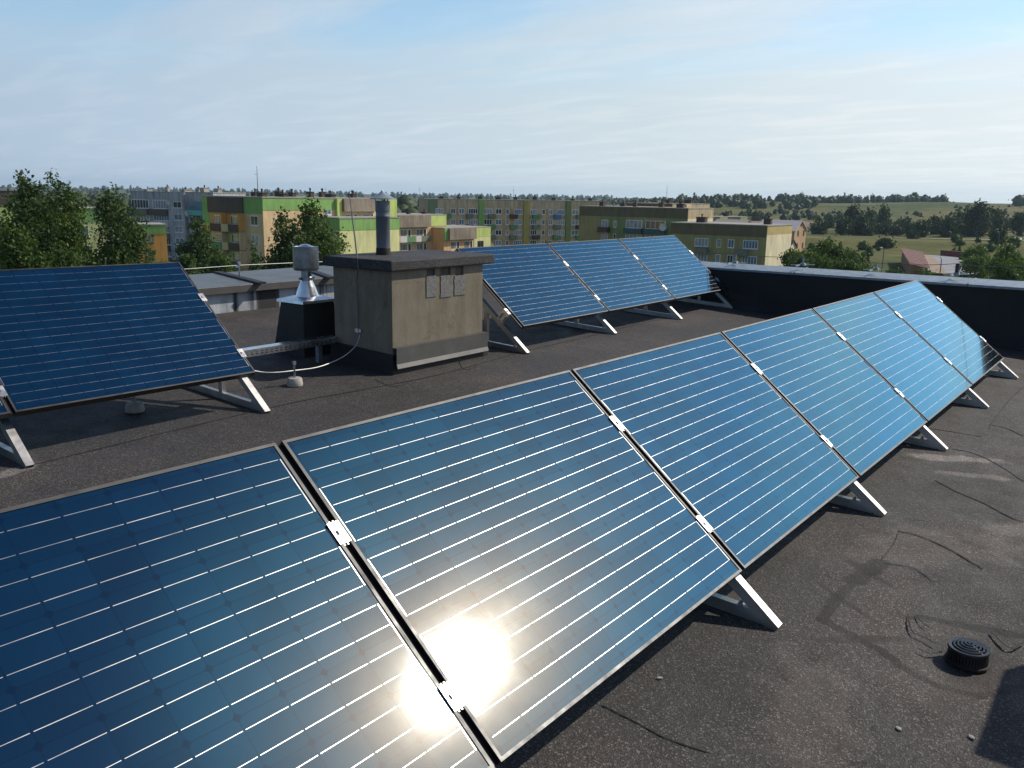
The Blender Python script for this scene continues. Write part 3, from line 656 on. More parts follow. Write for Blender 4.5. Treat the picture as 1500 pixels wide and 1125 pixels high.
# ------------------------------------------------------------------ vent cowl on a tapered black curb
def vent():
    fc = aty(444, 446, 4.62); x0, y0 = fc.x, fc.y; zp = fc.z; wx = atx(484, 439, 0).x if False else 0.36; wy = 0.33
    cx, cy = x0+wx/2, y0+wy/2; zb = zr(cx, cy)
    root = empty('roof_vent', (cx, cy, zb)); H = zp-zb
    def frus(mb, a0, b0, z0, a1, b1, z1):
        mb.add([(-a0,-b0,z0),(a0,-b0,z0),(a0,b0,z0),(-a0,b0,z0),(-a1,-b1,z1),(a1,-b1,z1),(a1,b1,z1),(-a1,b1,z1)], [(0,3,2,1),(4,5,6,7),(0,1,5,4),(1,2,6,5),(2,3,7,6),(3,0,4,7)])
    b = MB(); frus(b, wx/2+.045, wy/2+.045, -.02, wx/2-.012, wy/2-.012, H); b.build('curb', M_BLACK_MEM, root, bevel=0.01)
    b = MB(); frus(b, wx/2+.012, wy/2+.012, H, wx/2+.006, wy/2+.006, H+.022); frus(b, wx/2+.006, wy/2+.006, H+.022, .10, .10, H+.045)
    b.build('cover_plate', M_SHEET, root)
    z1 = aty(445, 408, cy).z-zb; 
    b = MB(); b.lathe([(.100,H+.045),(.074,(H+.045+z1)/2),(.047,z1-.012)], n=28); b.build('cone', M_SHEET, root, smooth=True)
    b = MB(); b.lathe([(.050,z1-.015),(.052,z1-.010),(.052,z1+.012),(.050,z1+.015)], n=24); b.box((.055,-.012,z1-.012),(.078,.012,z1+.012)); b.box((-.078,-.008,z1-.01),(-.055,.008,z1+.01)); b.build('clamp_ring', M_GALV, root)
    z2 = aty(445, 396, cy).z-zb; z3 = aty(445, 361, cy).z-zb
    b = MB(); b.lathe([(.044,z1),(.044,z2+.02)], n=20); b.build('neck', M_GALV, root, smooth=True)
    rt = (aty(464, 362, cy).x-aty(426, 362, cy).x)/2*.79
    b = MB(); b.lathe([(rt*.90,z2),(rt*.97,z2+.008),(rt*1.0,z2+.03),(rt*.985,z3-.01),(rt*1.0,z3),(rt*.95,z3),(rt*.93,z3-.03)], n=36); b.build('cowl', M_GALV, root, smooth=True)
    b = MB(); b.lathe([(rt*.93,z3-.012),(rt*.5,z3+.004),(.02,z3+.020)], n=32); b.build('cowl_lid', M_SHEET, root, smooth=True)
    tag(root, 'galvanised cylinder vent cowl on a tapered black curb left of the chimney', 'roof vent')
vent()
def tray():
    y = 4.34; x0, x1 = 3.3, CHX0-0.025; z0 = 0.325; z0 = .345; root = empty('cable_tray', (x0, y, z0)); L_ = x1-x0; hh = 0.055
    b = MB()
    b.box((0, 0, hh-0.002), (L_, 0.10, hh)); b.box((0, 0.098, 0.0), (L_, 0.10, hh-0.002))
    # perforated near side: two slotted rows cut between strips
    n = int(L_/0.045); zrows = [(0.0, 0.012), (0.020, 0.030), (0.038, hh-0.002)]
    for a, c in zrows: b.box((0, 0, a), (L_, 0.002, c))
    for i in range(n+1):
        xx = i*L_/n
        for a, c in ((0.012, 0.020), (0.030, 0.038)): b.box((max(0, xx-0.011), 0, a), (min(L_, xx+0.011), 0.002, c))
    b.build('channel', M_SHEET, root)
    for xx in (0.6, 1.35):
        f = MB(); f.box((xx-.02, .03, zr(0, y)-z0), (xx+.02, .07, -0.001)); f.build('support', M_GALV, root)
    tag(root, 'perforated galvanised cable tray running from the dark panel to the chimney', 'cable tray')
tray()

# ------------------------------------------------------------------ roof edges
def parapets():
    # low wide wall at the back, streaked paint under a felt covered slab
    YW = 6.79; YB = 8.15; xa, xb = -7.2, 11.9
    mt, nt, N, L, B = new_mat('streaked_whitewash'); c = objc(N)
    mp = N.new('ShaderNodeMapping'); mp.inputs['Scale'].default_value = (1, 1, 0.05); L.new(c, mp.inputs[0])
    st = noise(N, L, mp.outputs[0], 2.9, 4, 0.75, 0.3); n2 = noise(N, L, c, 9, 5, 0.6)
    a = ramp(N, L, st, [(0.40, (0.035,0.033,0.035)), (0.46, (0.08,0.08,0.085)), (0.50, (0.36,0.40,0.43)), (0.66, (0.50,0.54,0.57))])
    L.new(mixc(N, L, 0.6, a, ramp(N, L, n2, [(0.3,(0.55,)*3),(0.7,(1.1,)*3)]), 'MULTIPLY'), B.inputs['Base Color']); B.inputs['Roughness'].default_value = 0.85
    root = empty('back_parapet', ((xa+xb)/2, YW, 0.31)); O = root.location
    b = MB(); b.box((xa-O.x, 0.03, -0.6), (xb-O.x, YB-O.y-.05, 0.22)); b.build('wall', mt, root)
    b = MB(); b.box((xa-O.x-.05, -0.03, 0.2205), (xb-O.x+.05, YB-O.y, 0.2905)); b.build('slab', M_GREY_MEM, root, bevel=0.01)
    b = MB(); b.box((xa-O.x-.055, -0.036, 0.212), (xb-O.x+.055, -0.031, 0.284)); b.build('fascia', plain('fascia_brown', (0.085,0.08,0.078), 0.6, 0.2, 0.15), root)
    for q in ((318,399,384,415.5),(455,397,487,408)):
        A_ = atz(q[0], q[1], 0.6055); B_ = atz(q[2], q[3], 0.6055); b = MB(); b.bar(A_-O+Vector((0,0,.008)), B_-O+Vector((0,0,.008)), 0.09, 0.016); b.build('joint_strip', M_BLACK_MEM, root)
    tag(root, 'low back parapet with streaked whitewash under a wide grey slab', 'parapet')
    # pale wire on a holder above the slab
    A_ = atz(265, 394.5, 0.78); c0 = atz(351, 406, 0.6055)
    h = empty('wire_holder', c0); ph = aty(351, 386, c0.y).z-c0.z
    b = MB(); b.lathe([(0.04,0),(0.04,0.012),(0.012,0.016)], n=16); b.tube([(0,0,0.012),(0,0,ph)], 0.010, 8); b.build('stem', M_GALV, h)
    b = MB(); b.box((-.05,-.012,ph-.045),(.0,.012,ph-.02)); b.box((-.015,-.015,ph-.01),(.015,.015,ph+.02)); b.build('bracket', M_GALV, h)
    tag(h, 'small bracket holding the pale wire above the grey back slab', 'wire holder')
    w = MB(); yy = c0.y; w.tube([aty(200,396.5,yy), aty(275,394,yy), aty(351,388.5,yy), aty(430,385,yy), aty(478,383.2,yy), aty(560,379,yy), aty(700,374,yy)], 0.0042, 6)
    tag(w.build('roof_wire', plain('grey_wire', (0.30,0.31,0.31), 0.5, 0.3)), 'pale wire strung along the back edge above the grey slab', 'wire')
    # tall dark parapet on the right with a sheet metal coping
    XI = 11.0; root = empty('side_parapet', (XI, 0, 0))
    b = MB(); y0, y1 = -9.3, 8.15
    prof = [(0,-.3),(0,.02),(0,.655),(.43,.69),(.43,-.6),(0.2,-.6)]
    m_ = len(prof); vs = [(x, y0, z) for x, z in prof]+[(x, y1, z) for x, z in prof]
    b.add(vs, [tuple(range(m_)), tuple(range(2*m_-1, m_-1, -1))]+[(k, m_+k, m_+(k+1)%m_, (k+1)%m_) for k in range(m_)]); b.build('wall', M_BLACK_MEM, root)
    b = MB()
    # fillet of felt at the foot of the wall, following the fall of the roof
    ny = 24; vv = []
    for i in range(ny+1):
        y = y0+(6.75-y0)*i/ny; z = zr(0, y); vv += [(-.09, y, z+.002), (-.002, y, z+.10)]
    b.add(vv, [(2*i, 2*i+2, 2*i+3, 2*i+1) for i in range(ny)]); b.build('fillet', M_BLACK_MEM, root)
    y = y0; i = 0
    while y < y1-0.01:
        ye = min(y1, y+2.0); b = MB()
        b.box((-.02, y+.003, .0), (.46, ye-.003, .005), Matrix(((1,0,0,0),(0,1,0,0),(.075,0,1,.668),(0,0,0,1))))
        b.box((-.024, y+.003, .645), (-.020, ye-.003, .6660))
        b.box((-.01, ye-.012, .006), (.455, ye+.012, .012), Matrix(((1,0,0,0),(0,1,0,0),(.075,0,1,.668),(0,0,0,1))))
        b.build('coping_sheet', M_CAPSHEET, root); y = ye; i += 1
    tag(root, 'tall dark felt covered parapet with a pale sheet metal coping', 'parapet')
    hw = []
    names = ['at the left end of the side coping', 'second from the left on the side coping', 'third on the side coping, above the front row end', 'with a thick dark stem, rightmost on the coping']
    for k, ((bx, by), (tx, ty)) in enumerate((((1077,386),(1078,372)), ((1176,389),(1177,376)), ((1283,396),(1283,385)), ((1401,403),(1401,386)))):
        X = 11.28; base = atx(bx, by, X); zb = .668+.075*(X-XI)+.005
        for it in range(6):
            base = atz(bx, by, zb); zb = .668+.075*(base.x-XI)+.005
        h = empty('coping_holder', base); top = atx(tx, ty, base.x).z-base.z
        b = MB(); b.tube([(0,0,0),(0,0,top)], 0.014 if k < 3 else 0.022, 8); b.build('stem', M_GALV if k < 3 else M_DKCABLE, h)
        b = MB(); b.bar((-.20,.02,0.002),(.14,.03,.020), .022, .012); b.bar((-.10,.12,.006),(.10,-.12,.012), .02, .01); b.box((-.03,-.03,0),(.03,.03,.03)); b.build('foot_bracket', M_GALV, h)
        tag(h, 'small rusty lightning wire holder ' + names[k], 'wire holder', 'wire holders on the side coping'); hw.append(base+Vector((0,0,top)))
    w = MB(); dvec = (hw[3]-hw[0]).normalized(); pts = [hw[0]-dvec*2.5]+hw+[hw[3]+dvec*0.6+Vector((0,0,.0)), hw[3]+dvec*3]
    Q = []
    for i in range(len(pts)-1):
        for k in range(6):
            t = k/6; Q.append(pts[i].lerp(pts[i+1], t)-Vector((0,0,.02*4*t*(1-t))))
    Q.append(pts[-1]); w.tube(Q, 0.004, 6); tag(w.build('coping_wire', plain('coping_wire_steel', (0.16,0.15,0.14), 0.5, 0.5)), 'thin dark lightning wire strung over the side coping', 'wire')
parapets()

# ------------------------------------------------------------------ roof drain with basket
def drain():
    c = rh(1417, 966); root = empty('roof_drain', (c.x, c.y, c.z-0.006)); root.scale = (1, 1, .64); R_ = 0.066
    b = MB(); b.lathe([(R_*1.14,.003),(R_*1.12,.008),(R_*1.02,.012)], n=32, capt=False); b.build('flange', M_DARK_MEM, root, smooth=True)
    b = MB()
    for k in range(40):
        a = 6.283*k/40; ca, sa = math.cos(a), math.sin(a); b.bar((R_*ca, R_*sa, .012), (R_*.97*ca, R_*.97*sa, .080), .008, .005, (ca, sa, 0))
    b.lathe([(R_*1.02,.010),(R_*1.02,.026),(R_*.96,.026),(R_*.96,.010)], n=40); b.lathe([(R_*.90,.012),(R_*.90,.060)], n=40, capb=False, capt=False); b.build('basket', M_BLKPL, root)
    b = MB(); b.lathe([(R_*1.04,.072),(R_*1.07,.080),(R_*1.04,.090),(R_*.86,.088),(R_*.86,.074)], n=40, capb=False, capt=False); b.build('rim', plain('rim_plastic', (0.022,0.025,0.03), 0.35), root, smooth=True)
    b = MB()
    for i, r in enumerate((.74, .56, .38, .20)):
        rr = R_*r; zz = .088+(.86-r)*.030; n = 28; b.lathe([(rr+.0045,zz-.004),(rr+.003,zz+.003),(rr-.003,zz+.003),(rr-.0045,zz-.004)], n=n, capb=False, capt=False)
    for k in range(6):
        a = 6.283*k/6; b.bar((R_*.88*math.cos(a), R_*.88*math.sin(a), .084), (.01*math.cos(a), .01*math.sin(a), .108), .006, .006)
    b.lathe([(R_*.10,.104),(R_*.08,.113)], n=14); b.build('domed_grate', plain('grate_plastic', (0.014,0.014,0.015), 0.22), root, smooth=False)
    b = MB(); b.lathe([(R_*.89,.004),(0.001,.006)], n=30, capb=False, capt=False); b.build('sump', M_BLKPL, root)
    tag(root, 'round black roof drain with a slotted basket and domed grate', 'drain')
    return c
DR = drain()

# ================================================================== the town and the land beyond
GZ = -14.0
def hnoise(x, y):
    return (math.sin(x*0.0031+1.7)*math.cos(y*0.0027-0.6)+0.5*math.sin(x*0.0083+y*0.0041)+0.3*math.sin(x*0.017-y*0.021+2.0))/1.8
def sstep(a, b, t):
    t = min(1, max(0, (t-a)/(b-a))); return t*t*(3-2*t)
def view_px(x, y):        # horizontal bearing of a point, in picture columns
    dx, dy = x-CC.x, y-CC.y; dep = dx*CFH.x+dy*CFH.y; lat = dx*CFH.y-dy*CFH.x
    return 750+F_PX*lat/dep if dep > 1 else (9999 if lat > 0 else -9999)
def terrain(x, y):
    d = math.hypot(x-CC.x, y-CC.y)
    az = math.degrees(math.atan2(y-CC.y, x-CC.x))       # 37 is the middle of the view, 6 its right edge
    right = 1-sstep(22, 38, az)
    z = GZ + 1.2*hnoise(x*2, y*2)*sstep(180, 400, d)
    hills = 10.5*sstep(520, 1180, d) + 3.4*hnoise(x*1.3+300, y*1.3)*sstep(500, 900, d)*(1-sstep(1400, 2200, d))
    hills += 3.0*math.exp(-((d-1150)/170)**2)*(0.6+0.5*math.sin(az*0.55+1.0))
    flat = 4.0*sstep(700, 2500, d)
    z += right*hills + (1-right)*flat
    z += sstep(1500, 2600, d)*(-3.0*right)
    z += sstep(2600, 5200, d)*(8.0 + 10*sstep(44, 60, az))
    # grassy bank below the dirt track
    z += right*(2.4*sstep(318, 340, d) - 1.6*sstep(350, 430, d))
    return z
def build_terrain():
    az = [math.radians(a) for a in list(np.arange(-14, 90, 0.75))+list(np.arange(90, 346, 8))]
    rr = [0.0, 30, 60, 90]+list(np.geomspace(110, 6400, 230)); b = MB(); n = len(az)
    for r in rr:
        for a in az:
            x, y = CC.x+r*math.cos(a), CC.y+r*math.sin(a); b.v.append((x, y, terrain(x, y)-0.02))
    for i in range(len(rr)-1):
        for k in range(n):
            k2 = (k+1) % n; b.f.append((i*n+k, (i+1)*n+k, (i+1)*n+k2, i*n+k2)); b.mi.append(0)
    mt, nt, N, L, B = new_mat('meadow'); g = N.new('ShaderNodeNewGeometry'); P = g.outputs['Position']
    n1 = noise(N, L, P, 0.011, 7, 0.65, 0.8); n2 = noise(N, L, P, 0.07, 7, 0.7); n3 = noise(N, L, P, 0.6, 5, 0.7)
    c1 = ramp(N, L, n1, [(0.30, (0.040,0.062,0.020)), (0.44, (0.085,0.105,0.032)), (0.55, (0.135,0.135,0.050)), (0.68, (0.20,0.155,0.080))])
    c2 = mixc(N, L, 0.8, c1, ramp(N, L, n2, [(0.3, (0.45,0.55,0.45)), (0.65, (1.15,1.12,1.0))]), 'MULTIPLY')
    L.new(mixc(N, L, 0.6, c2, ramp(N, L, n3, [(0.3,(0.55,)*3),(0.7,(1.2,)*3)]), 'MULTIPLY'), B.inputs['Base Color']); B.inputs['Roughness'].default_value = 1.0; B.inputs['Specular IOR Level'].default_value = 0.1
    o = b.build('ground', mt); o.data.polygons.foreach_set('use_smooth', [True]*len(b.f)); tag(o, kind='structure')
build_terrain()
def gpoint(px, dep):      # point of the ground in a picture column at a depth
    p = atdepth(px, 300, dep); return Vector((p.x, p.y, terrain(p.x, p.y)))
def strip(name, pts, w, mat, dz=0.12, kind='structure'):
    P = []
    for i in range(len(pts)-1):
        for k in range(10): P.append(pts[i].lerp(pts[i+1], k/10))
    P.append(pts[-1]); b = MB()
    for i, p in enumerate(P):
        d = (P[min(i+1,len(P)-1)]-P[max(i-1,0)]); d.z = 0; d.normalize(); n = Vector((-d.y, d.x, 0))*w/2
        for q in (p-n, p+n): b.v.append((q.x, q.y, terrain(q.x, q.y)+dz+0.25))
    b.f = [(2*i, 2*i+1, 2*i+3, 2*i+2) for i in range(len(P)-1)]; b.mi = [0]*len(b.f)
    return tag(b.build(name, mat), kind=kind)
M_TRACK = plain('sandy_track', (0.34, 0.30, 0.24), 0.95, 0, 0.15, 0.2)
M_PAVE = plain('yard_concrete', (0.24, 0.25, 0.27), 0.9, 0, 0.18, 0.2)
M_SAND = plain('bare_sand', (0.28, 0.22, 0.16), 0.95, 0, 0.2, 0.3)
strip('dirt_track', [gpoint(x, d) for x, d in ((1180,372),(1236,366),(1330,356),(1400,352),(1460,349),(1560,345))], 10, M_TRACK)
strip('field_path', [gpoint(x, d) for x, d in ((1020,560),(1150,590),(1300,640))], 3, M_TRACK)
strip('yard', [gpoint(x, d) for x, d in ((1378,262),(1402,226),(1425,190))], 15, M_PAVE)
strip('sand_lane', [gpoint(x, d) for x, d in ((1362,262),(1376,228),(1388,190))], 3, M_SAND, 0.2)
strip('ploughed_field', [gpoint(x, d) for x, d in ((1060,640),(1150,560),(1240,520))], 90, plain('stubble', (0.17, 0.12, 0.09), 1, 0, 0.15, 0.05), 0.3)
strip('street', [gpoint(x, d) for x, d in ((1000,110),(1150,112),(1300,118))], 7, plain('asphalt', (0.05,0.05,0.052), 0.9, 0, 0.15, 0.5), 0.1)

# ------------------------------------------------------------------ foliage
def mat_leaf(name, dark, light, transl=0.25):
    if name in MC: return MC[name]
    mt, nt, N, L, B = new_mat(name); g = N.new('ShaderNodeNewGeometry'); P = g.outputs['Position']
    wn = noise(N, L, P, 0.9, 3, 0.6); wf = noise(N, L, P, 5.0, 2, 0.6)
    c = mixc(N, L, ramp(N, L, wn, [(0.35, (0,0,0)), (0.65, (1,1,1))]), dark, light)
    c = mixc(N, L, 0.6, c, ramp(N, L, wf, [(0.3, (0.6,)*3), (0.7, (1.35,1.35,1.1))]), 'MULTIPLY')
    L.new(c, B.inputs['Base Color']); B.inputs['Roughness'].default_value = 0.6; B.inputs['Specular IOR Level'].default_value = 0.25
    tr = N.new('ShaderNodeBsdfTranslucent'); mx = N.new('ShaderNodeMixShader'); mx.inputs[0].default_value = transl
    L.new(mixc(N, L, 1.0, c, (1.5, 1.7, 0.8), 'MULTIPLY'), tr.inputs['Color']); L.new(B.outputs[0], mx.inputs[1]); L.new(tr.outputs[0], mx.inputs[2])
    L.new(mx.outputs[0], N['Material Output'].inputs['Surface']); MC[name] = mt; return mt
LEAF_A = mat_leaf('birch_leaf', (0.034, 0.066, 0.018), (0.100, 0.150, 0.034))
LEAF_B = mat_leaf('dark_leaf', (0.026, 0.052, 0.018), (0.074, 0.112, 0.030))
LEAF_C = mat_leaf('far_leaf', (0.024, 0.044, 0.022), (0.066, 0.090, 0.034), 0.15)
M_BARK = plain('bark', (0.13, 0.115, 0.10), 0.95, 0, 0.35, 1.5)
def crown_mesh(name, lobes, n, size, seed, mat, parent, drop=0.0):
    """leaf faces through the volume of several lobes: (cx,cy,cz, rx,ry,rz)"""
    r = np.random.RandomState(seed); vol = np.array([l[3]*l[4]*l[5] for l in lobes]) ** 0.8; pick = r.choice(len(lobes), n, p=vol/vol.sum()); Lb = np.array(lobes)[pick]
    d = r.normal(size=(n, 3)); d /= np.linalg.norm(d, axis=1)[:, None]; rad = r.rand(n) ** 0.38
    # clumps: pull leaves towards random twig ends
    p = Lb[:, :3] + d*rad[:, None]*Lb[:, 3:6]
    nt_ = max(6, n//26); tw = p[r.choice(n, nt_)]; k = r.randint(0, nt_, n)
    cl = tw[k] + r.normal(size=(n, 3))*size*1.9; use = r.rand(n) < 0.72; p[use] = cl[use]
    a = r.normal(size=(n, 3)); a[:, 2] *= 0.6; a /= np.linalg.norm(a, axis=1)[:, None]
    b = np.cross(a, r.normal(size=(n, 3))); b /= np.linalg.norm(b, axis=1)[:, None]
    s = size*(0.6+0.8*r.rand(n))[:, None]; c = np.cross(a, b)
    # a bent leaf clump: two triangles folded along the middle
    v = np.stack([p-b*s, p+c*s*0.55+a*s*0.2, p+b*s, p-c*s*0.55+a*s*0.2], 1).reshape(-1, 3)
    me = bpy.data.meshes.new(name); nf = n
    me.vertices.add(4*n); me.vertices.foreach_set('co', v.ravel().astype(np.float32))
    me.loops.add(4*nf); me.polygons.add(nf)
    me.loops.foreach_set('vertex_index', np.arange(4*nf, dtype=np.int32)); me.polygons.foreach_set('loop_start', np.arange(0, 4*nf, 4, dtype=np.int32)); me.polygons.foreach_set('loop_total', np.full(nf, 4, dtype=np.int32))
    me.update(calc_edges=True); me.materials.append(mat)
    o = bpy.data.objects.new(name, me); COL.objects.link(o); o.parent = parent; return o
def trunk_mesh(parent, H, r0, seed, limbs=7, spread=0.2, start=0.25):
    r_ = random.Random(seed); b = MB(); pts = [Vector((0,0,0))]
    for i in range(1, 7): pts.append(Vector((r_.uniform(-1,1)*H*0.008*i, r_.uniform(-1,1)*H*0.008*i, H*i/6.4)))
    b.tube(pts, [r0*(1-0.15*i) for i in range(7)], 7)
    for k in range(limbs):
        t = start+(0.9-start)*k/limbs; i = min(5, int(t*6.0)); p = pts[i].lerp(pts[i+1], t*6.0-i); a = r_.random()*6.28; l = H*spread*(1.2-t)*r_.uniform(.8,1.2)
        q = p+Vector((math.cos(a)*l, math.sin(a)*l, l*1.1)); b.tube([p, p.lerp(q, .5)+Vector((0,0,-l*.08)), q], [r0*.45*(1-t*.6), r0*.3*(1-t*.6), r0*.08], 5)
    return b.build('trunk', M_BARK, parent, smooth=True)
def lobes_poplar(H, W_, seed, n=9, base=0.12):
    r_ = random.Random(seed); out = []
    for k in range(n):
        t = base+(0.93-base)*k/(n-1); w = W_*(math.sin(math.pi*min(1, (t-base)*0.86+0.24))**0.75)*r_.uniform(.85,1.15)*0.62
        a = r_.random()*6.28; out.append((w*.30*math.cos(a), w*.30*math.sin(a), H*t, w*.85, w*.85, H*0.11*r_.uniform(.8,1.3)))
        a += r_.uniform(1.5, 4.5); out.append((w*.62*math.cos(a), w*.62*math.sin(a), H*(t+r_.uniform(-.03,.05)), w*.5, w*.5, H*0.07))
    out.append((0, 0, H*0.95, W_*.09, W_*.09, H*0.05)); return out
def lobes_round(H, W_, seed, n=11, base=0.15):
    r_ = random.Random(seed); out = []
    for k in range(n):
        t = r_.random(); a = r_.random()*6.28; q = W_*0.5*(1-0.75*abs(t-0.4))*r_.uniform(.3,.75)
        s_ = W_*r_.uniform(.20,.31); out.append((q*math.cos(a), q*math.sin(a), H*(base+.12+t*(0.72-base)), s_, s_, min(s_*.9, H*.17)))
    return out
def tree(name, px, dep, ytop, wpx, label, group, style='round', leaves=3000, lsize=0.16, mat=None, seed=1, base=None, sink=0.0, limbs=7):
    g = gpoint(px, dep); top = atdepth(px, ytop, dep).z; H = max(1.5, top-g.z+0.0); W_ = wpx*dep/F_PX
    root = empty(name, (g.x, g.y, g.z-sink)); mat = mat or LEAF_A
    lo = lobes_poplar(H, W_, seed) if style == 'poplar' else lobes_round(H, W_, seed, base=0.15 if base is None else base)
    if style == 'cone': 
        lo = [(0, 0, H*(.1+.85*k/8), W_*.5*(1-k/9), W_*.5*(1-k/9), H*.07) for k in range(9)]
    crown_mesh('crown', lo, leaves, lsize, seed, mat, root); trunk_mesh(root, H*0.9, max(0.06, H*0.014), seed, limbs)
    tag(root, label, 'tree', group); return root
GT = 'broad leaved trees between our block and the town'
for i, (px, dep, yt, w, n, ls, st, lab) in enumerate((
        (44,62,259,104,32000,.125,'poplar','tallest leafy tree at the left, its tip highest above the skyline'), (92,64,265,100,28000,.125,'poplar','tall leafy tree just right of the tallest one, twin pointed top'),
        (4,58,296,84,14000,.13,'round','bushy tree cut off by the left picture edge'), (18,66,285,70,11000,.14,'poplar','pointed tree behind the bushy one at the left edge'),
        (66,52,330,80,11000,.12,'round','low round tree in front of the tallest left tree'), (122,67,304,54,8000,.14,'round','middle sized tree between the tall pair and the full single tree'),
        (163,60,280,114,30000,.12,'poplar','full egg shaped tree standing left of the orange house'), (142,57,330,50,6000,.12,'round','low bushy tree at the foot of the full egg shaped tree'), (104,56,340,60,6000,.12,'round','low tree directly behind the top edge of the left panel'),
        (286,112,320,50,7000,.2,'poplar','slim dark tree between the grey flats and the balconied flats'), (270,100,352,34,3500,.17,'round','low tree at the foot of the grey flats'), (316,96,362,40,3500,.17,'round','low bush like tree under the yellow balconies'),
        (416,88,306,60,10000,.17,'poplar','pointed tree in front of the green banded flats, left of the vent cowl'), (460,86,297,84,15000,.17,'poplar','broad pointed tree right behind the metal vent cowl'), (436,84,330,50,5000,.15,'round','low tree filling the gap behind the metal vent cowl'),
        (370,92,355,26,2500,.15,'poplar','small slim tree left of the two pointed trees'), (394,86,358,30,2500,.15,'round','small tree close to the grey back slab'), (338,84,374,40,2500,.15,'round','flat bush behind the wire holder'), (240,90,372,40,2500,.15,'round','small bush behind the upper corner of the left panel'), (490,84,352,26,2500,.15,'round','small tree beside the blind green gable'))):
    tree('leafy_tree', px, dep, yt, w, lab, GT, st, n, ls, LEAF_A if i % 3 else LEAF_B, 11+i)

# ------------------------------------------------------------------ blocks of flats
class Face:
    def __init__(s, P, ang):     # P: foot of the face's start, ang: direction of its run; the outer side lies to the right of the run
        s.P = Vector(P); s.u = Vector((math.cos(ang), math.sin(ang), 0)); s.n = Vector((s.u.y, -s.u.x, 0))
        s.M = Matrix((s.u, -s.n, Vector((0,0,1)))).transposed().to_4x4()
    def hit(s, px, py):
        d = ray(px, py); t = (s.P-CC).dot(s.n)/d.dot(s.n); q = CC+d*t-s.P; return q.dot(s.u), q.z
    def mat(s, root): m_ = s.M.copy(); m_.translation = s.P-root.location; return m_
def fbox(root, F, name, u0, u1, z0, z1, o0, o1, mat, parent=None):
    """a box on a face: along u, up z, standing out from o0 to o1"""
    b = MB(); b.box((u0, -o1, z0), (u1, -o0, z1), F.mat(root)); o = b.build(name, mat, parent or root); return o
M_PANEBLUE = plain('painted_sky_glass', (0.12,0.19,0.27), 0.12, 0, 0.4, 1.0); wr_ = random.Random(3)  # sky reflection painted into the pane's blue base colour
def window(root, F, u0, u1, z0, z1, frame=M_WHITEFR, pane=M_GLASSPANE, bars=1, out=0.03, fw=0.09):
    M = F.mat(root); b = MB(); e = out
    b.box((u0, -e, z0), (u0+fw, 0.02, z1), M); b.box((u1-fw, -e, z0), (u1, 0.02, z1), M); b.box((u0+fw, -e, z1-fw), (u1-fw, 0.02, z1), M); b.box((u0+fw, -e, z0), (u1-fw, 0.02, z0+fw), M)
    for k in range(bars):
        x = u0+(u1-u0)*(k+1)/(bars+1); b.box((x-fw*.4, -e+.003, z0+fw), (x+fw*.4, 0.02, z1-fw), M)
    b.box((u0-.05, -e-.09, z0-.07), (u1+.05, -e*.5, z0-.004), M)
    f = b.build('window', frame, root)
    if pane is M_GLASSPANE: pane = wr_.choice((M_GLASSPANE, M_GLASSPANE, M_PANEBLUE, M_PANEBLUE, M_CURTAIN))
    p = MB(); p.box((u0+fw, -e+.012, z0+fw), (u1-fw, 0.01, z1-fw), M); p.build('pane', pane, f); return f
def balcony(root, F, u0, u1, z0, h, depth, mat, side=None, slab=M_CONC):
    M = F.mat(root); b = MB(); b.box((u0, -depth, z0-.16), (u1, -.002, z0), M); f = b.build('balcony', slab, root)
    p = MB(); p.box((u0, -depth-.04, z0-.14), (u1, -depth, z0+h), M); p.box((u0-.04, -depth, z0-.14), (u0, -.004, z0+h), M); p.box((u1, -depth, z0-.14), (u1+.04, -.004, z0+h), M); p.build('railing_panel', mat, f); return f
def loggia(root, F, u0, u1, z0, z1, depth, back, rail, rails=None, h=1.0, pane_split=(.25,.62,.70,.92)):
    """recess faked outward-free: side walls stand proud of the facade, the bay lies between them"""
    M = F.mat(root)
    b = MB(); b.box((u0, -.02, z0), (u1, -.001, z1), M); f = b.build('loggia', back, root)
    for a, c in ((pane_split[0], pane_split[1]), (pane_split[2], pane_split[3])):
        w = MB(); ua, uc = u0+(u1-u0)*a, u0+(u1-u0)*c; zb = z0+(.9 if a < .5 else .1)
        w.box((ua, -.05, zb), (uc, -.022, z1-.35), M); k = w.build('loggia_window', M_WHITEFR, f)
    w = MB(); n = 4
    for i in range(n):
        a = pane_split[0]+(pane_split[1]-pane_split[0])*(i+.12)/n; c = pane_split[0]+(pane_split[1]-pane_split[0])*(i+.88)/n; w.box((u0+(u1-u0)*a, -.06, z0+1.0), (u0+(u1-u0)*c, -.052, z1-.45), M)
    w.box((u0+(u1-u0)*(pane_split[2]+.03), -.06, z0+.9), (u0+(u1-u0)*(pane_split[3]-.03), -.052, z1-.45), M); w.build('loggia_pane', M_GLASSPANE, f)
    b = MB(); b.box((u0-.08, -depth, z0-.15), (u1+.08, -.021, z0), M); b.build('loggia_slab', M_CONC, f)
    for (a, c, mt) in (rails or [(0, 1, rail)]):
        b = MB(); b.box((u0+(u1-u0)*a, -depth-.05, z0-.12), (u0+(u1-u0)*c, -depth-.003, z0+h), M); b.build('railing_panel', mt, f)
    return f
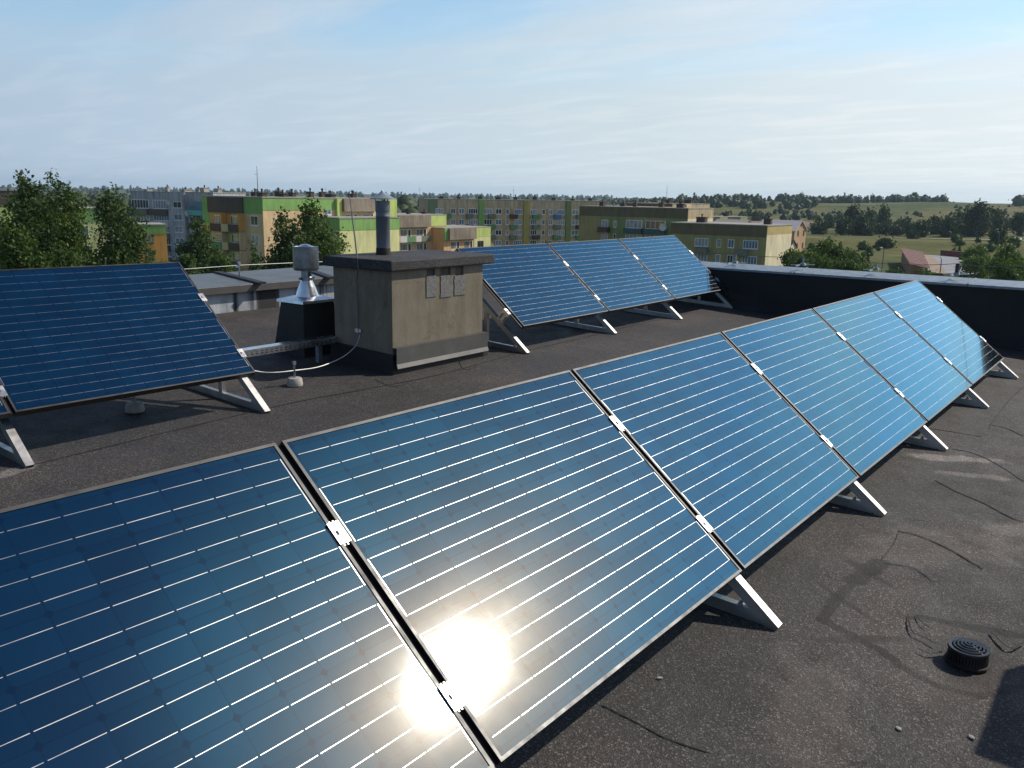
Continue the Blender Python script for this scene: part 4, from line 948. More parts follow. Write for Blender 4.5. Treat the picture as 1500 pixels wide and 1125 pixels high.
def block(name, px, dep, ytop, ang, l_left, l_right, wall, label, zbot=None, bands=(), left_wall=None, parapet=None, cap=M_CONC, group=None):
    """corner at a picture column and depth; the right face runs along ang, the left face runs back along ang+90"""
    P = atdepth(px, ytop, dep); H0 = (GZ-1) if zbot is None else zbot; base = Vector((P.x, P.y, H0)); root = empty(name, base)
    u = Vector((math.cos(ang), math.sin(ang), 0)); v = Vector((-u.y, u.x, 0)); H = P.z-H0
    M = Matrix((u, v, Vector((0,0,1)))).transposed().to_4x4()
    b = MB(); b.box((0,0,0), (l_right, l_left, H), M); b.build('wall', wall, root)
    b = MB(); b.box((-.12,-.12,H), (l_right+.12, l_left+.12, H+.18), M); b.build('roof', cap, root)
    FR = Face(base, ang); FL = Face(base+v*l_left, ang-math.pi/2)
    root['H'] = H
    tag(root, label, 'apartment block', group)
    return root, FR, FL, H, M
def stack(root, M, u, v, H, s=0.9, h=1.1, mat=M_WOOD, lab='chimney'):
    r_ = random.Random(int(u*31+v*17+H*7)); u += r_.uniform(-.8, .8); v += r_.uniform(-.6, .6); s *= r_.uniform(.65, 1.1); h *= r_.uniform(.5, 1.0); l = s*r_.uniform(.8, 2.0)
    b = MB(); b.box((u-s/2, v-l/2, H+.18), (u+s/2, v+l/2, H+h), M); b.box((u-s*.6, v-l*.56, H+h), (u+s*.6, v+l*.56, H+h+.12), M)
    c = b.build('roof_stack', mat, root)
    q = MB(); w = r_.uniform(.14, .22); q.lathe([(w*.7,0),(w*.7,.30),(w,.34),(w*1.1,.45),(w*.2,.62)], M @ Vector((u, v, H+h+.12)), 8); q.build('stack_cowl', M_WOOD, c)
FBEI = mat_facade('beige_render', (0.72,0.53,0.31)); FYEL = mat_facade('pale_yellow_render', (0.70,0.68,0.34)); FGRN = mat_facade('green_render', (0.25,0.44,0.14)); FORG = mat_facade('orange_render', (0.72,0.38,0.11))
FLIM = mat_facade('lime_render', (0.52,0.62,0.20)); FGRY = mat_facade('grey_panel_render', (0.44,0.46,0.50), .12, .25); FBRN = mat_facade('brown_band', (0.13,0.10,0.085)); FOLI = mat_facade('olive_render', (0.34,0.31,0.14)); FOL2 = mat_facade('olive_dark_band', (0.17,0.145,0.085))
FCRM = mat_facade('cream_render', (0.74,0.66,0.45)); FTAN = mat_facade('tan_render', (0.52,0.42,0.27), .12, .2); FPCH = mat_facade('peach_render', (0.66,0.42,0.22)); FCONC = mat_facade('rough_parapet', (0.30,0.25,0.20), .2, .2)
FGG = mat_facade('grey_green_render', (0.20,0.27,0.17)); FPAN = mat_facade('olive_green_render', (0.22,0.28,0.11))
M_YRAIL = plain('yellow_panel', (0.62,0.47,0.06), 0.7, 0, 0.08); M_DRAIL = plain('dark_red_rail', (0.075,0.035,0.035), 0.7, 0, 0.25, 3); M_GRAIL = plain('grey_green_rail', (0.16,0.18,0.13), 0.8, 0, 0.2, 2); M_WRAIL = plain('white_rail', (0.55,0.54,0.50), 0.8, 0, 0.12)
M_CRAIL = plain('cream_panel', (0.50,0.42,0.22), 0.7, 0, 0.1); M_TEAL = plain('teal_panel', (0.10,0.30,0.30), 0.6, 0, 0.1); M_BRAIL = plain('blue_rail', (0.05,0.16,0.36), 0.6, 0, 0.1); M_RRAIL = plain('rusty_red_panel', (0.30,0.09,0.06), 0.7, 0, 0.15); M_GREENR = plain('green_rail', (0.10,0.24,0.10), 0.7, 0, 0.1)
A0 = 0.0
def win_px(root, F, x0, y0, x1, y1, **k):
    u0, z1 = F.hit(x0, y0); u1, _ = F.hit(x1, y0); _, z0 = F.hit((x0+x1)/2, y1); return window(root, F, min(u0,u1), max(u0,u1), z0, z1, **k)

# A: balconied flats with green band (two blocks of one terrace, the nearer one lower)
def flats_a():
    root, FR, FL, H, M = block('balconied_flats', 384, 128, 290, 0.0, 15.2, 27, FBEI, 'beige and green flats with orange balconies and yellow rail panels, left of the vent cowl')
    u, z = FL.hit(300, 291); L_ = (FL.P-FR.P).length
    zt = H
    # bands on the left face: brown over the loggias, green at the corner
    ua, ub = FL.hit(303, 300)[0], FL.hit(357, 300)[0]
    fbox(root, FL, 'green_strip', 0.0, ua+0.6, 0, zt-.02, 0.002, 0.05, FGRN); fbox(root, FL, 'brown_band', ua+.61, ub, zt-2.3, zt-.01, .002, .35, FBRN); fbox(root, FL, 'green_band', ub+.01, L_-.06, zt-2.3, zt-.01, .002, .06, FGRN)
    fbox(root, FR, 'green_band', 0.0, 25.6, zt-1.75, zt-.01, .002, .05, FGRN)
    um = (ua+.6+ub)/2
    for r in range(4):
        z1 = zt-2.35-2.75*r; z0 = z1-2.6
        for k, (a, c) in enumerate(((ua+.8, um-.1), (um+.1, ub-.1))):
            rl = {0: [(0,.33,M_YRAIL),(.34,1,M_DRAIL)], 1: [(0,.4,M_GRAIL),(.41,1,M_GREENR)], 2: [(0,.36,M_YRAIL),(.37,1,M_GRAIL)], 3: [(0,1,M_GRAIL)]}[r] if k == 0 else {0: [(0,.4,M_CRAIL),(.41,1,M_DRAIL)], 1: [(0,.36,M_CRAIL),(.37,1,M_DRAIL)], 2: [(0,.38,M_YRAIL),(.39,1,M_DRAIL)], 3: [(0,1,M_DRAIL)]}[r]
            loggia(root, FL, a, c, z0, z1, 1.1, FORG if r == 0 else (FBEI if k == 0 else FLIM), None, rl)
            fbox(root, FL, 'partition', c+.0, c+.18, z0, z1, .003, 1.05, FORG if r == 0 else FBEI)
        window(root, FL, FL.hit(366,300)[0], FL.hit(377,300)[0], z0+.95, z0+2.35)
        fbox(root, FL, 'rail_wing', ua-.4, ua+.55, z0-.1, z0+.95, .06, 1.0, M_WRAIL if r == 0 else M_GRAIL)
    for q in ((475,305,485,315),(475,333,485,343)): win_px(root, FR, *q)
    g0, g1 = FR.hit(491, 300)[0], FR.hit(498, 300)[0]; fbox(root, FR, 'lime_pilaster', g0, g1, 0, zt-.012, .06, .5, FLIM)
    l0, l1, l2 = FR.hit(499,300)[0], FR.hit(526,300)[0], FR.hit(549,300)[0]
    fbox(root, FR, 'parapet_band', l0, l2, zt-2.0, zt+.0, .06, .9, FCONC)
    for r in range(2):
        for a, c, mt in ((l0+.1, l1-.15, FBEI), (l1+.15, l2-.1, FBEI)):
            loggia(root, FR, a, c, zt-4.75-2.75*r, zt-2.05-2.75*r, .9, mt, None, [(0,.55,M_DRAIL),(.56,1,M_TEAL)])
    g2 = FR.hit(560,300)[0]; fbox(root, FR, 'lime_end', g2, 27, 0, zt-.015, .06, .5, FLIM)
    for u_, v_ in ((2,4),(4.5,9),(7,3),(9,8),(11,3),(13,9),(16,4),(18,8),(21,3),(24,7)): stack(root, M, u_, v_, H, .8, 1.0)
    mast = MB(); p = atdepth(376, 243, 133); b0 = root.location; mast.tube([(p.x-b0.x, p.y-b0.y, H), (p.x-b0.x, p.y-b0.y, p.z-b0.z)], [.07,.03], 6)
    for zz, w in ((1.2,.5),(4.2,.9)): mast.bar((p.x-b0.x-w*.6, p.y-b0.y+w*.6, p.z-b0.z-zz), (p.x-b0.x+w*.1, p.y-b0.y-w*.1, p.z-b0.z-zz), .05, .05)
    mast.build('antenna_mast', M_DKCABLE, root)
    d = MB(); q0 = FL.hit(302,336); Mx = FL.mat(root); c_ = Mx @ Vector((q0[0], -1.3, q0[1])); d.lathe([(.02,0),(.32,.06),(.42,.14)], (0,0,0), 12, capt=False)
    o = d.build('satellite_dish', M_DKCABLE, root); o.location = c_; o.rotation_euler = (1.4, 0, -1.2)
    # nearer, lower block with the blind gable
    r2, F2, G2_, H2, M2 = block('gable_flats', 497, 131, 320.5, 0.0, 8.0, 12.6, FYEL, 'lower flats with a blind pale green gable, behind the flue pipe')
    z = H2; fbox(r2, F2, 'green_band', 0, 12.6, z-1.75, z-.01, .002, .05, FGRN); fbox(r2, G2_, 'green_band', 0, 8.0, z-1.75, z-.01, .002, .05, FGRN)
    win_px(r2, G2_, 484, 333, 490, 344)
flats_a()
# B: the terrace stepping down behind the chimney block
def flats_b():
    root, FR, FL, H, M = block('stepped_flats', 580, 166, 316, 0.0, 11, 14.2, FPCH, 'low flats with weathered grey parapet and beige end, right of the flue pipe')
    W1 = FR.hit(627, 330)[0]; z = H
    fbox(root, FR, 'parapet_band', 0, W1-.02, z-2.2, z+.05, .003, .9, FCONC); fbox(root, FR, 'green_band', W1, 14.2, z-2.1, z-.01, .003, .08, FLIM)
    wl = FR.hit(604, 330)[0]
    for r in range(3):
        for a, c, mt, rl in ((.15, wl-.1, FTAN, [(0,.45,M_WRAIL),(.46,1,M_GREENR)]), (wl+.1, W1-.15, FTAN, [(0,.35,M_WRAIL),(.36,1,M_GRAIL)])): loggia(root, FR, a, c, z-4.9-2.7*r, z-2.25-2.7*r, .9, mt, None, rl)
        window(root, FR, FR.hit(633,330)[0], FR.hit(643,330)[0], z-4.0-2.7*r, z-2.7-2.7*r, frame=M_BROWNFR)
    for u_ in (1.5, 4, 8, 12): stack(root, M, u_, 4, H, .8, .9)
    root, FR, FL, H, M = block('low_stepped_flats', 650, 172, 335, 0.0, 11, 14.6, FPCH, 'lowest flats with green corner blocks, above the back row panels'); z = H
    c0, c1 = FR.hit(655,345)[0], FR.hit(694,345)[0]
    fbox(root, FR, 'parapet_band', c0, c1, z-2.2, z+.05, .003, .8, FCONC); fbox(root, FR, 'green_corner', 0, c0-.02, z-2.2, z-.01, .003, .3, FGRN); fbox(root, FR, 'green_end', c1+.02, 14.6, z-1.9, z-.01, .003, .1, FLIM); fbox(root, FR, 'yellow_end', c1+.02, 14.6, 0, z-1.91, .003, .08, FYEL)
    cm = (c0+c1)/2
    for r in range(2):
        for a, c in ((c0+.1, cm-.12), (cm+.12, c1-.1)): loggia(root, FR, a, c, z-5.0-2.7*r, z-2.25-2.7*r, .7, FPCH, None, [(0,1,FBEI)])
        window(root, FR, FR.hit(699,345)[0], FR.hit(708,345)[0], z-4.2-2.7*r, z-2.7-2.7*r, frame=M_BROWNFR, out=.11)
flats_b()
# C: long old panel block in the middle distance
def flats_long():
    a, b_ = atdepth(627, 292, 217), atdepth(895, 296, 232); ang = math.atan2(b_.y-a.y, b_.x-a.x)
    base = Vector((a.x, a.y, GZ-1)); H = a.z-base.z; L_ = math.hypot(b_.x-a.x, b_.y-a.y)
    root = empty('long_flats', base); u = Vector((math.cos(ang), math.sin(ang), 0)); v = Vector((-u.y, u.x, 0)); M = Matrix((u, v, Vector((0,0,1)))).transposed().to_4x4()
    w = MB(); w.box((0,0,0), (L_, 11, H), M); w.build('wall', mat_facade('old_panel_render', (0.58,0.47,0.31), .12, .2), root)
    w = MB(); w.box((-.1,-.1,H), (L_+.1, 11.1, H+.2), M); w.build('roof', M_CONC, root)
    F = Face(base, ang); G_ = Face(base+v*11, ang-math.pi/2)
    fbox(root, G_, 'tan_gable', 0, 11, 0, H-.01, .003, .06, FTAN)
    z = H
    fbox(root, F, 'dull_green_bay', 0, F.hit(641,300)[0], 0, z-.01, .003, .06, FGG)
    for a_, c_, mt in ((701,709,FGRN),(767,775,mat_facade('ochre_strip', (0.45,0.38,0.13))),(829,836,FPAN)): fbox(root, F, 'stair_strip', F.hit(a_,300)[0], F.hit(c_,300)[0], 0, z+.1, .003, .45, mt)
    cols = [(638,649,2),(660,667,1),(672,680,1),(686,700,3),(709,721,2),(726,735,1),(741,746,0),(753,765,3),(777,787,2),(794,799,0),(804,810,1),(816,828,3),(838,848,1),(858,864,0),(870,882,2)]
    for i, (a_, c_, bars) in enumerate(cols):
        u0, u1 = F.hit(a_,300)[0], F.hit(c_,300)[0]
        for r in range(5):
            zz = z-3.45-2.62*r; window(root, F, u0, u1, zz, zz+1.35, bars=bars, pane=M_CURTAIN if (i*7+r*3) % 4 == 0 else M_GLASSPANE, fw=.12, out=.10)
    for i, (a_, c_) in enumerate(((649,660),(683,692),(715,725),(747,757),(780,790),(811,821),(844,852))):
        u0, u1 = F.hit(a_,300)[0], F.hit(c_,300)[0]
        for r in range(5): balcony(root, F, u0, u1, z-4.35-2.62*r, .95, 1.0, [M_GREENR, M_GRAIL, M_RRAIL if r == 1 and i == 2 else M_GRAIL, M_DRAIL, M_GREENR][(i+2*r) % 5] if not (i == 5 and r == 0) else M_BRAIL)
    for i, (a_, c_) in enumerate(((667,672),(735,741),(746,753),(799,804),(848,858))):
        for r in range(5): fbox(root, F, 'ochre_panel', F.hit(a_,300)[0]+.05, F.hit(c_,300)[0]-.05, z-3.5-2.62*r, z-2.1-2.62*r, .003, .05, mat_facade('ochre_panel_r', (0.50,0.34,0.16)))
    for k in range(9): stack(root, M, 4+k*5.3, 6, H, .9, .9)
    tag(root, 'long old panel flats with many small balconies and green and ochre stair strips', 'apartment block')
flats_long()
# D: olive blocks on the right
def flats_right():
    root, FR, FL, H, M = block('olive_flats', 1008, 180, 306, 0.0, 26.5, 12.2, FOLI, 'tall olive flats with glazed balconies behind the back row panels'); z = H
    fbox(root, FL, 'dark_band', 0, 26.5, z-2.0, z-.01, .003, .05, FOL2); fbox(root, FR, 'rough_band', .06, 12.2, z-2.0, z-.01, .003, .05, FTAN); fbox(root, FR, 'cream_gable', .06, 12.2, 0, z-2.01, .003, .04, FCRM)
    for a, c in ((879,892),(893,916),(976,1007)): fbox(root, FL, 'green_bay', FL.hit(a,330)[0], FL.hit(c,330)[0], 0, z-2.01, .003, .045, FPAN)
    for r in range(3):
        dz = 2.75*r
        window(root, FL, FL.hit(881,330)[0], FL.hit(891,330)[0], z-4.9-dz, z-2.75-dz, pane=M_CURTAIN, out=.07); balcony(root, FL, FL.hit(879,330)[0], FL.hit(894,330)[0], z-5.3-dz, 1.0, 1.0, M_DRAIL)
        window(root, FL, FL.hit(899,330)[0], FL.hit(903,330)[0], z-4.3-dz, z-2.9-dz, bars=0, out=.07)
        for a, c in ((917,943),(946,977)):
            u0, u1 = FL.hit(a,330)[0], FL.hit(c,330)[0]; window(root, FL, u0+.2, u1-.2, z-4.3-dz, z-2.6-dz, bars=3, pane=M_GLASSPANE, out=.5); balcony(root, FL, u0, u1, z-5.3-dz, 1.0, 1.1, plain('dark_teal_panel', (0.02,0.09,0.08), .6, 0, .2) if r == 0 else M_DRAIL)
        window(root, FL, FL.hit(991,330)[0], FL.hit(1000,330)[0], z-4.3-dz, z-2.9-dz, out=.07, pane=M_CURTAIN)
    o = MB(); o.lathe([(.03,0),(.6,.12),(.78,.28)], (0,0,0), 14, capt=False); d_ = o.build('satellite_dish', M_WRAIL, root); q = FL.hit(976,333); d_.location = FL.mat(root) @ Vector((q[0], -1.6, q[1])); d_.rotation_euler = (1.35, 0, -1.0)
    for u_, v_ in ((3,3),(5,9),(3,14),(6,19),(3,22),(8,6)): stack(root, M, u_, v_, H, .9, 1.0)
    root, FR, FL, H, M = block('low_olive_flats', 1124, 150, 331.5, 0.0, 18.3, 12.0, FOLI, 'lower olive flats with a plain cream gable, above the dark side parapet'); z = H
    fbox(root, FL, 'dark_band', 0, 18.3, z-1.9, z-.01, .003, .05, FOL2); fbox(root, FR, 'ochre_band', .06, 12, z-1.5, z-.01, .003, .05, mat_facade('ochre_band', (0.50,0.40,0.18))); fbox(root, FR, 'cream_gable', .06, 12, 0, z-1.51, .003, .04, FCRM)
    for r in range(3):
        dz = 2.7*r; w = lambda a, c, **k: window(root, FL, FL.hit(a,350)[0], FL.hit(c,350)[0], z-3.95-dz, z-2.5-dz, out=.07, **k)
        w(1018, 1038, bars=3, pane=M_CURTAIN); balcony(root, FL, FL.hit(1023,350)[0], FL.hit(1039,350)[0], z-5.1-dz, 1.0, 1.0, M_GRAIL if r == 0 else M_RRAIL)
        w(1050, 1057, bars=0, pane=M_CURTAIN, frame=M_WHITEFR if r else FCRM); w(1067, 1076, bars=1); w(1089, 1111, bars=4)
        if r != 1: balcony(root, FL, FL.hit(1082,350)[0], FL.hit(1098,350)[0], z-5.1-dz, 1.0, 1.0, M_GRAIL)
    stack(root, M, 4, 14, H, 1.2, 1.5); stack(root, M, 6, 1.5, H, 1.0, 1.3)
    root, FR, FL, H, M = block('brown_topped_flats', 985, 245, 299, 0.0, 16, 24, FCONC, 'brown topped flats showing only their roof line over the tall olive flats'); fbox(root, FL, 'brick_band', 0, 16, H-2, H-.01, .003, .05, mat_facade('brick_band', (0.22,0.11,0.06)))
    fbox(root, FR, 'ochre_pilaster', 8, 11, 0, H-.01, .003, .4, FBEI); fbox(root, FR, 'plaster_face', 0, 24, H-3, H-.02, .003, .05, FTAN)
    for k in range(6): stack(root, M, 2+k*4, 4, H, 1.0, 1.1)
    # colourful low terrace beyond
    root, FR, FL, H, M = block('colourful_terrace', 1044, 262, 318, -0.45, 9, 15, FCONC, 'small terrace with yellow and green panels beyond the cream gables', None); z = H
    for a, c, mt in ((1053,1064,FYEL),(1083,1093,FYEL)): fbox(root, FR, 'yellow_bay', FR.hit(a,325)[0], FR.hit(c,325)[0], 0, z+.1, .003, .5, mt)
    for a, c, mt in ((1065,1072,FCRM),(1072,1082,M_TEAL)): fbox(root, FR, 'panel_bay', FR.hit(a,325)[0], FR.hit(c,325)[0], z-5, z-2.2, .003, .4, mt)
    stack(root, M, 8, 4, H, 1.2, 1.2)
flats_right()
# E: grey flats at the left, the small orange house and the flats hidden by the trees
def flats_left():
    a, b_ = atdepth(191, 281, 205), atdepth(312, 283, 196); ang = math.atan2(b_.y-a.y, b_.x-a.x)
    base = Vector((a.x, a.y, GZ-1)); H = a.z-base.z; L_ = math.hypot(b_.x-a.x, b_.y-a.y); root = empty('grey_flats', base)
    u = Vector((math.cos(ang), math.sin(ang), 0)); v = Vector((-u.y, u.x, 0)); M = Matrix((u, v, Vector((0,0,1)))).transposed().to_4x4()
    w = MB(); w.box((0,0,0), (L_, 11, H), M); w.build('wall', FGRY, root); w = MB(); w.box((-.1,-.1,H), (L_+.1, 11.1, H+.2), M); w.build('roof', M_CONC, root)
    F = Face(base, ang); z = H; U = lambda x: F.hit(x, 320)[0]
    fbox(root, F, 'projecting_bay', U(251), U(275), 0, z-.01, .003, .8, FGRY)
    for r in range(6):
        dz = 2.72*r
        for a_, c_, rl in ((193,221,M_GRAIL),(224,250,M_GRAIL)):
            window(root, F, U(a_)+.3, U(c_)-.3, z-3.7-dz, z-1.7-dz, bars=5, out=.06, fw=.13, pane=M_GLASSPANE if (r+a_) % 2 else M_CURTAIN); balcony(root, F, U(a_), U(c_), z-4.9-dz, 1.1, 1.2, [M_GRAIL, FBRN, M_WRAIL, M_GRAIL, FBRN, M_GRAIL][(r+(a_ > 200)) % 6])
        window(root, F, U(259), U(271), z-3.4-dz, z-2.0-dz, bars=1, out=.86, pane=M_GLASSPANE)
        window(root, F, U(281), U(297), z-3.6-dz, z-1.9-dz, bars=3, out=.6, frame=M_TEAL if r < 2 else M_WHITEFR); balcony(root, F, U(279), U(299), z-4.8-dz, 1.0, 1.0, plain('turquoise_panel', (0.14,0.42,0.42), .6, 0, .1) if r == 0 else M_GRAIL)
    d = MB(); d.lathe([(.03,0),(.55,.12),(.72,.26)], (0,0,0), 12, capt=False)
    for (x, y) in ((252,297),(279,313)):
        o = d.build('satellite_dish', M_WRAIL, root); q = F.hit(x, y); o.location = F.mat(root) @ Vector((q[0], -1.6, q[1])); o.rotation_euler = (1.3, 0, .4); 
    for x in (198, 230, 251, 274, 281, 313): stack(root, M, max(1, min(L_-1, U(x))), 4, H, 1.2, 1.1, M_CONC)
    tag(root, 'grey weathered panel flats with white satellite dishes at the left', 'apartment block')
    root, FR, FL, H, M = block('orange_house', 201, 163, 330, -0.42, 10, 5.0, FORG, 'small orange house front with a green top band, beside the full leafy tree'); z = H
    fbox(root, FR, 'green_band', 0, 5.0, z-1.6, z-.01, .003, .05, FGRN)
    for r in range(3): window(root, FR, FR.hit(212,350)[0], FR.hit(225,350)[0], z-3.3-2.75*r, z-1.95-2.75*r, pane=M_CURTAIN, frame=M_BROWNFR)
    root, FR, FL, H, M = block('far_left_flats', -22, 120, 279, -0.35, 10, 7, FLIM, 'pale green flats with a brown top, peeping out behind the leftmost trees'); fbox(root, FR, 'brown_band', 0, 7, H-2.0, H-.01, .003, .05, FBRN)
    root, FR, FL, H, M = block('yellow_green_house', 96, 128, 306, -0.4, 9, 4.8, FYEL, 'yellow and green house glimpsed through the gap in the left trees'); fbox(root, FR, 'green_band', 0, 4.8, H-1.8, H-.01, .003, .05, FGRN)
    for r in range(3): window(root, FR, 1.2, 2.8, H-4.0-2.7*r, H-2.6-2.7*r)
flats_left()

# ------------------------------------------------------------------ houses, sheds, yard
def gable_house(name, px, dep, ang, l, w, yeave, yridge, wall, roofm, label, wins=()):
    """ridge runs along ang; the gable end faces the right/front"""
    P = gpoint(px, dep); ze = atdepth(px, yeave, dep).z-P.z; zr_ = atdepth(px, yridge, dep).z-P.z; root = empty(name, P, ang)
    b = MB(); b.add([(0,0,-1),(l,0,-1),(l,w,-1),(0,w,-1),(0,0,ze),(l,0,ze),(l,w,ze),(0,w,ze),(0,w/2,zr_-.1),(l,w/2,zr_-.1)], [(0,1,5,4),(1,2,6,9,5),(2,3,7,6),(3,0,4,8,7),(4,5,9,8),(6,7,8,9),(0,3,2,1)]); b.build('wall', wall, root)
    t = .14; e = .35; s_ = (zr_-ze)/(w/2)
    for sg in (0, 1):
        y0, y1 = (-e, w/2) if sg == 0 else (w+e, w/2); z0 = ze-e*s_; b = MB()
        b.add([(-e,y0,z0),(l+e,y0,z0),(l+e,y1,zr_),(-e,y1,zr_),(-e,y0,z0+t),(l+e,y0,z0+t),(l+e,y1,zr_+t),(-e,y1,zr_+t)], [(0,3,2,1),(4,5,6,7),(0,1,5,4),(1,2,6,5),(2,3,7,6),(3,0,4,7)]); b.build('roof_slope', roofm, root)
    for (face, a, c, z0, z1) in wins:
        b = MB()
        if face == 'end0': b.box((-.05, a, z0), (.02, c, z1))
        else: b.box((a, -.05, z0), (c, .02, z1))
        f = b.build('window', M_BROWNFR, root); b = MB()
        if face == 'end0': b.box((-.06, a+.12, z0+.12), (-.051, c-.12, z1-.12))
        else: b.box((a+.12, -.06, z0+.12), (c-.12, -.051, z1-.12))
        b.build('pane', M_GLASSPANE, f)
    tag(root, label, 'house'); return root
M_WROOF = plain('pale_sheet_roof', (0.60,0.56,0.55), .5, .2, .06); M_DROOF = plain('dark_roof', (0.05,0.055,0.06), .8, 0, .2)
M_RROOF = plain('red_brown_sheet', (0.11,0.040,0.034), .8, 0, .4, .9)
def rib_shed(px, dep):
    p = [gpoint(1332, 232), gpoint(1357, 228)]
gable_house('brick_house', 1184, 232, math.radians(90), 10, 8.4, 337, 323.5, mat_facade('salmon_brick', (0.52,0.34,0.20)), M_WROOF, 'tall pink brick house with a pale sheet roof, right of the cream gable', [('end0', 1.2, 2.2, 6.5, 8), ('end0', 5.4, 6.4, 6.5, 8), ('end0', 3.6, 4.7, 9, 10.3), ('end0', 1.2, 2.2, 3.4, 4.8), ('end0', 5.4, 6.4, 3.4, 4.8)])
gable_house('white_gable_house', 1105, 250, math.radians(90), 9, 7.5, 330, 322.5, FCRM, M_CONC, 'small white gable far behind the low olive flats')
gable_house('small_shed', 1171, 215, math.radians(90), 5, 4.5, 361, 352, FCRM, M_DROOF, 'small dark roofed shed below the pink brick house')
def red_barn():
    zr_ = -10.8; c = [atdepth(1345, 300, 176), atdepth(1370, 300, 174), atdepth(1357, 300, 228), atdepth(1329, 300, 230)]   # near left, near right, far right, far left
    g = terrain(c[0].x, c[0].y); root = empty('red_roofed_barn', (c[0].x, c[0].y, g)); O = root.location
    P = [Vector((q.x, q.y, 0))-Vector((O.x, O.y, 0)) for q in c]; H = zr_-g
    b = MB(); lo = [(q.x, q.y, -1) for q in P]; hi = [(q.x, q.y, H-(.7 if k in (1, 2) else 0)) for k, q in enumerate(P)]; b.add(lo+hi, [(3,2,1,0),(4,5,6,7),(0,1,5,4),(1,2,6,5),(2,3,7,6),(3,0,4,7)]); b.build('wall', mat_facade('barn_wall', (0.30,0.19,0.11)), root)
    b = MB(); n = 20; vs = []
    for i in range(2*n+1):
        t = i/(2*n); l = P[0].lerp(P[3], t); r = P[1].lerp(P[2], t); h = .40 if i % 2 else 0; d = (r-l).normalized()*.4
        vs += [(l.x-d.x, l.y-d.y, H+.12+h), (r.x+d.x, r.y+d.y, H-.6+h)]
    b.add(vs, [(2*i, 2*i+1, 2*i+3, 2*i+2) for i in range(2*n)]); b.mi = [i % 4 // 2 for i in range(len(b.f))]; b.build('ribbed_roof', [M_RROOF, plain('weathered_sheet', (0.24,0.13,0.12), .7, 0, .2, .9)], root)
    a, c2 = P[0], P[1]; d = (c2-a).normalized(); nn = Vector((d.y, -d.x, 0))
    for k in range(2): b = MB(); b.bar(a+d*(.6+k*1.9)+nn*.05+Vector((0,0,1.0)), a+d*(1.9+k*1.9)+nn*.05+Vector((0,0,1.0)), .06, 2.0); b.build('door', M_BROWNFR, root)
    tag(root, 'long shed with a ribbed red brown roof beside the yard', 'shed')
red_barn()
def wall_red():
    a, b_ = gpoint(1386, 262), gpoint(1425, 252); d = b_-a; root = empty('red_wall', a, math.atan2(d.y, d.x)); L_ = d.length
    b = MB(); b.box((0, 0, -1), (L_, .3, 1.9)); b.build('panel', mat_facade('red_fence', (0.22,0.06,0.045)), root); b = MB(); b.box((-.05, -.06, 1.9), (L_+.05, .36, 2.0)); b.build('coping', M_CONC, root)
    tag(root, 'dark red wall closing the far side of the grey yard', 'wall')
wall_red()
def lamp(px, dep, ytop, label, arm=1):
    P = gpoint(px, dep); H = atdepth(px, ytop, dep).z-P.z; root = empty('street_lamp', P)
    b = MB(); b.tube([(0,0,-.5),(0,0,H*.95),(-.5*arm,.3,H)], [.12,.08,.05], 7); b.build('pole', plain('lamp_pole', (0.20,0.19,0.17), .8, 0, .2), root)
    b = MB(); b.box((-1.15*arm if arm > 0 else .5, .15, H-.03), (-.45*arm if arm > 0 else 1.15, .45, H+.10)); b.build('lamp_head', M_WRAIL, root)
    tag(root, label, 'street lamp', 'street lamps beyond the side parapet')
lamp(1302, 150, 363, 'street lamp left of the red roofed barn'); lamp(1389, 165, 378, 'street lamp in the middle of the grey yard', -1); lamp(1470, 250, 340, 'slender lamp post near the right picture edge')
def car(px, dep, ang, paint, label):
    P = gpoint(px, dep); root = empty('parked_car', P+Vector((0,0,.3)), ang)
    prof = [(-2.1,.35),(-2.15,.75),(-1.9,.92),(-1.1,1.0),(-.75,1.42),(.6,1.46),(1.15,1.0),(1.95,.86),(2.15,.62),(2.1,.35)]; n = len(prof); b = MB()
    vs = [(x, -.85*(1 if z < 1.05 else .82), z) for x, z in prof]+[(x, .85*(1 if z < 1.05 else .82), z) for x, z in prof]
    b.add(vs, [tuple(range(n)), tuple(range(2*n-1, n-1, -1))]+[(k, n+k, n+(k+1)%n, (k+1)%n) for k in range(n)]); b.build('body', paint, root, bevel=.05)
    g = MB()
    for sy in (-1, 1): g.add([(-.95,sy*.815,1.03),(.98,sy*.815,1.03),(.52,sy*.735,1.38),(-.68,sy*.735,1.38)], [(0,1,2,3)])
    g.build('side_window', M_GLASSPANE, root)
    for x in (-1.35, 1.35):
        for y in (-.86, .68):
            w = MB(); w.tube([(x, y, .33), (x, y+.18, .33)], .33, 14); w.build('wheel', M_BLKPL, root)
    tag(root, label, 'car', 'cars by the yard'); return root
CARW = plain('car_white', (0.62,0.64,0.66), .25, 0, .03); CARS = plain('car_silver', (0.40,0.43,0.47), .25, .5, .03); CARR = plain('car_red', (0.30,0.05,0.05), .25, 0, .03)
car(1466, 205, .3, CARW, 'white parked car between the bushes near the right picture edge'); car(1472, 222, .5, CARS, 'silver parked car just beyond the white one'); car(1478, 195, .2, CARR, 'dark red parked car nearest the right bushes')
car(1497, 330, .4, CARS, 'pale car far off by the right picture edge')

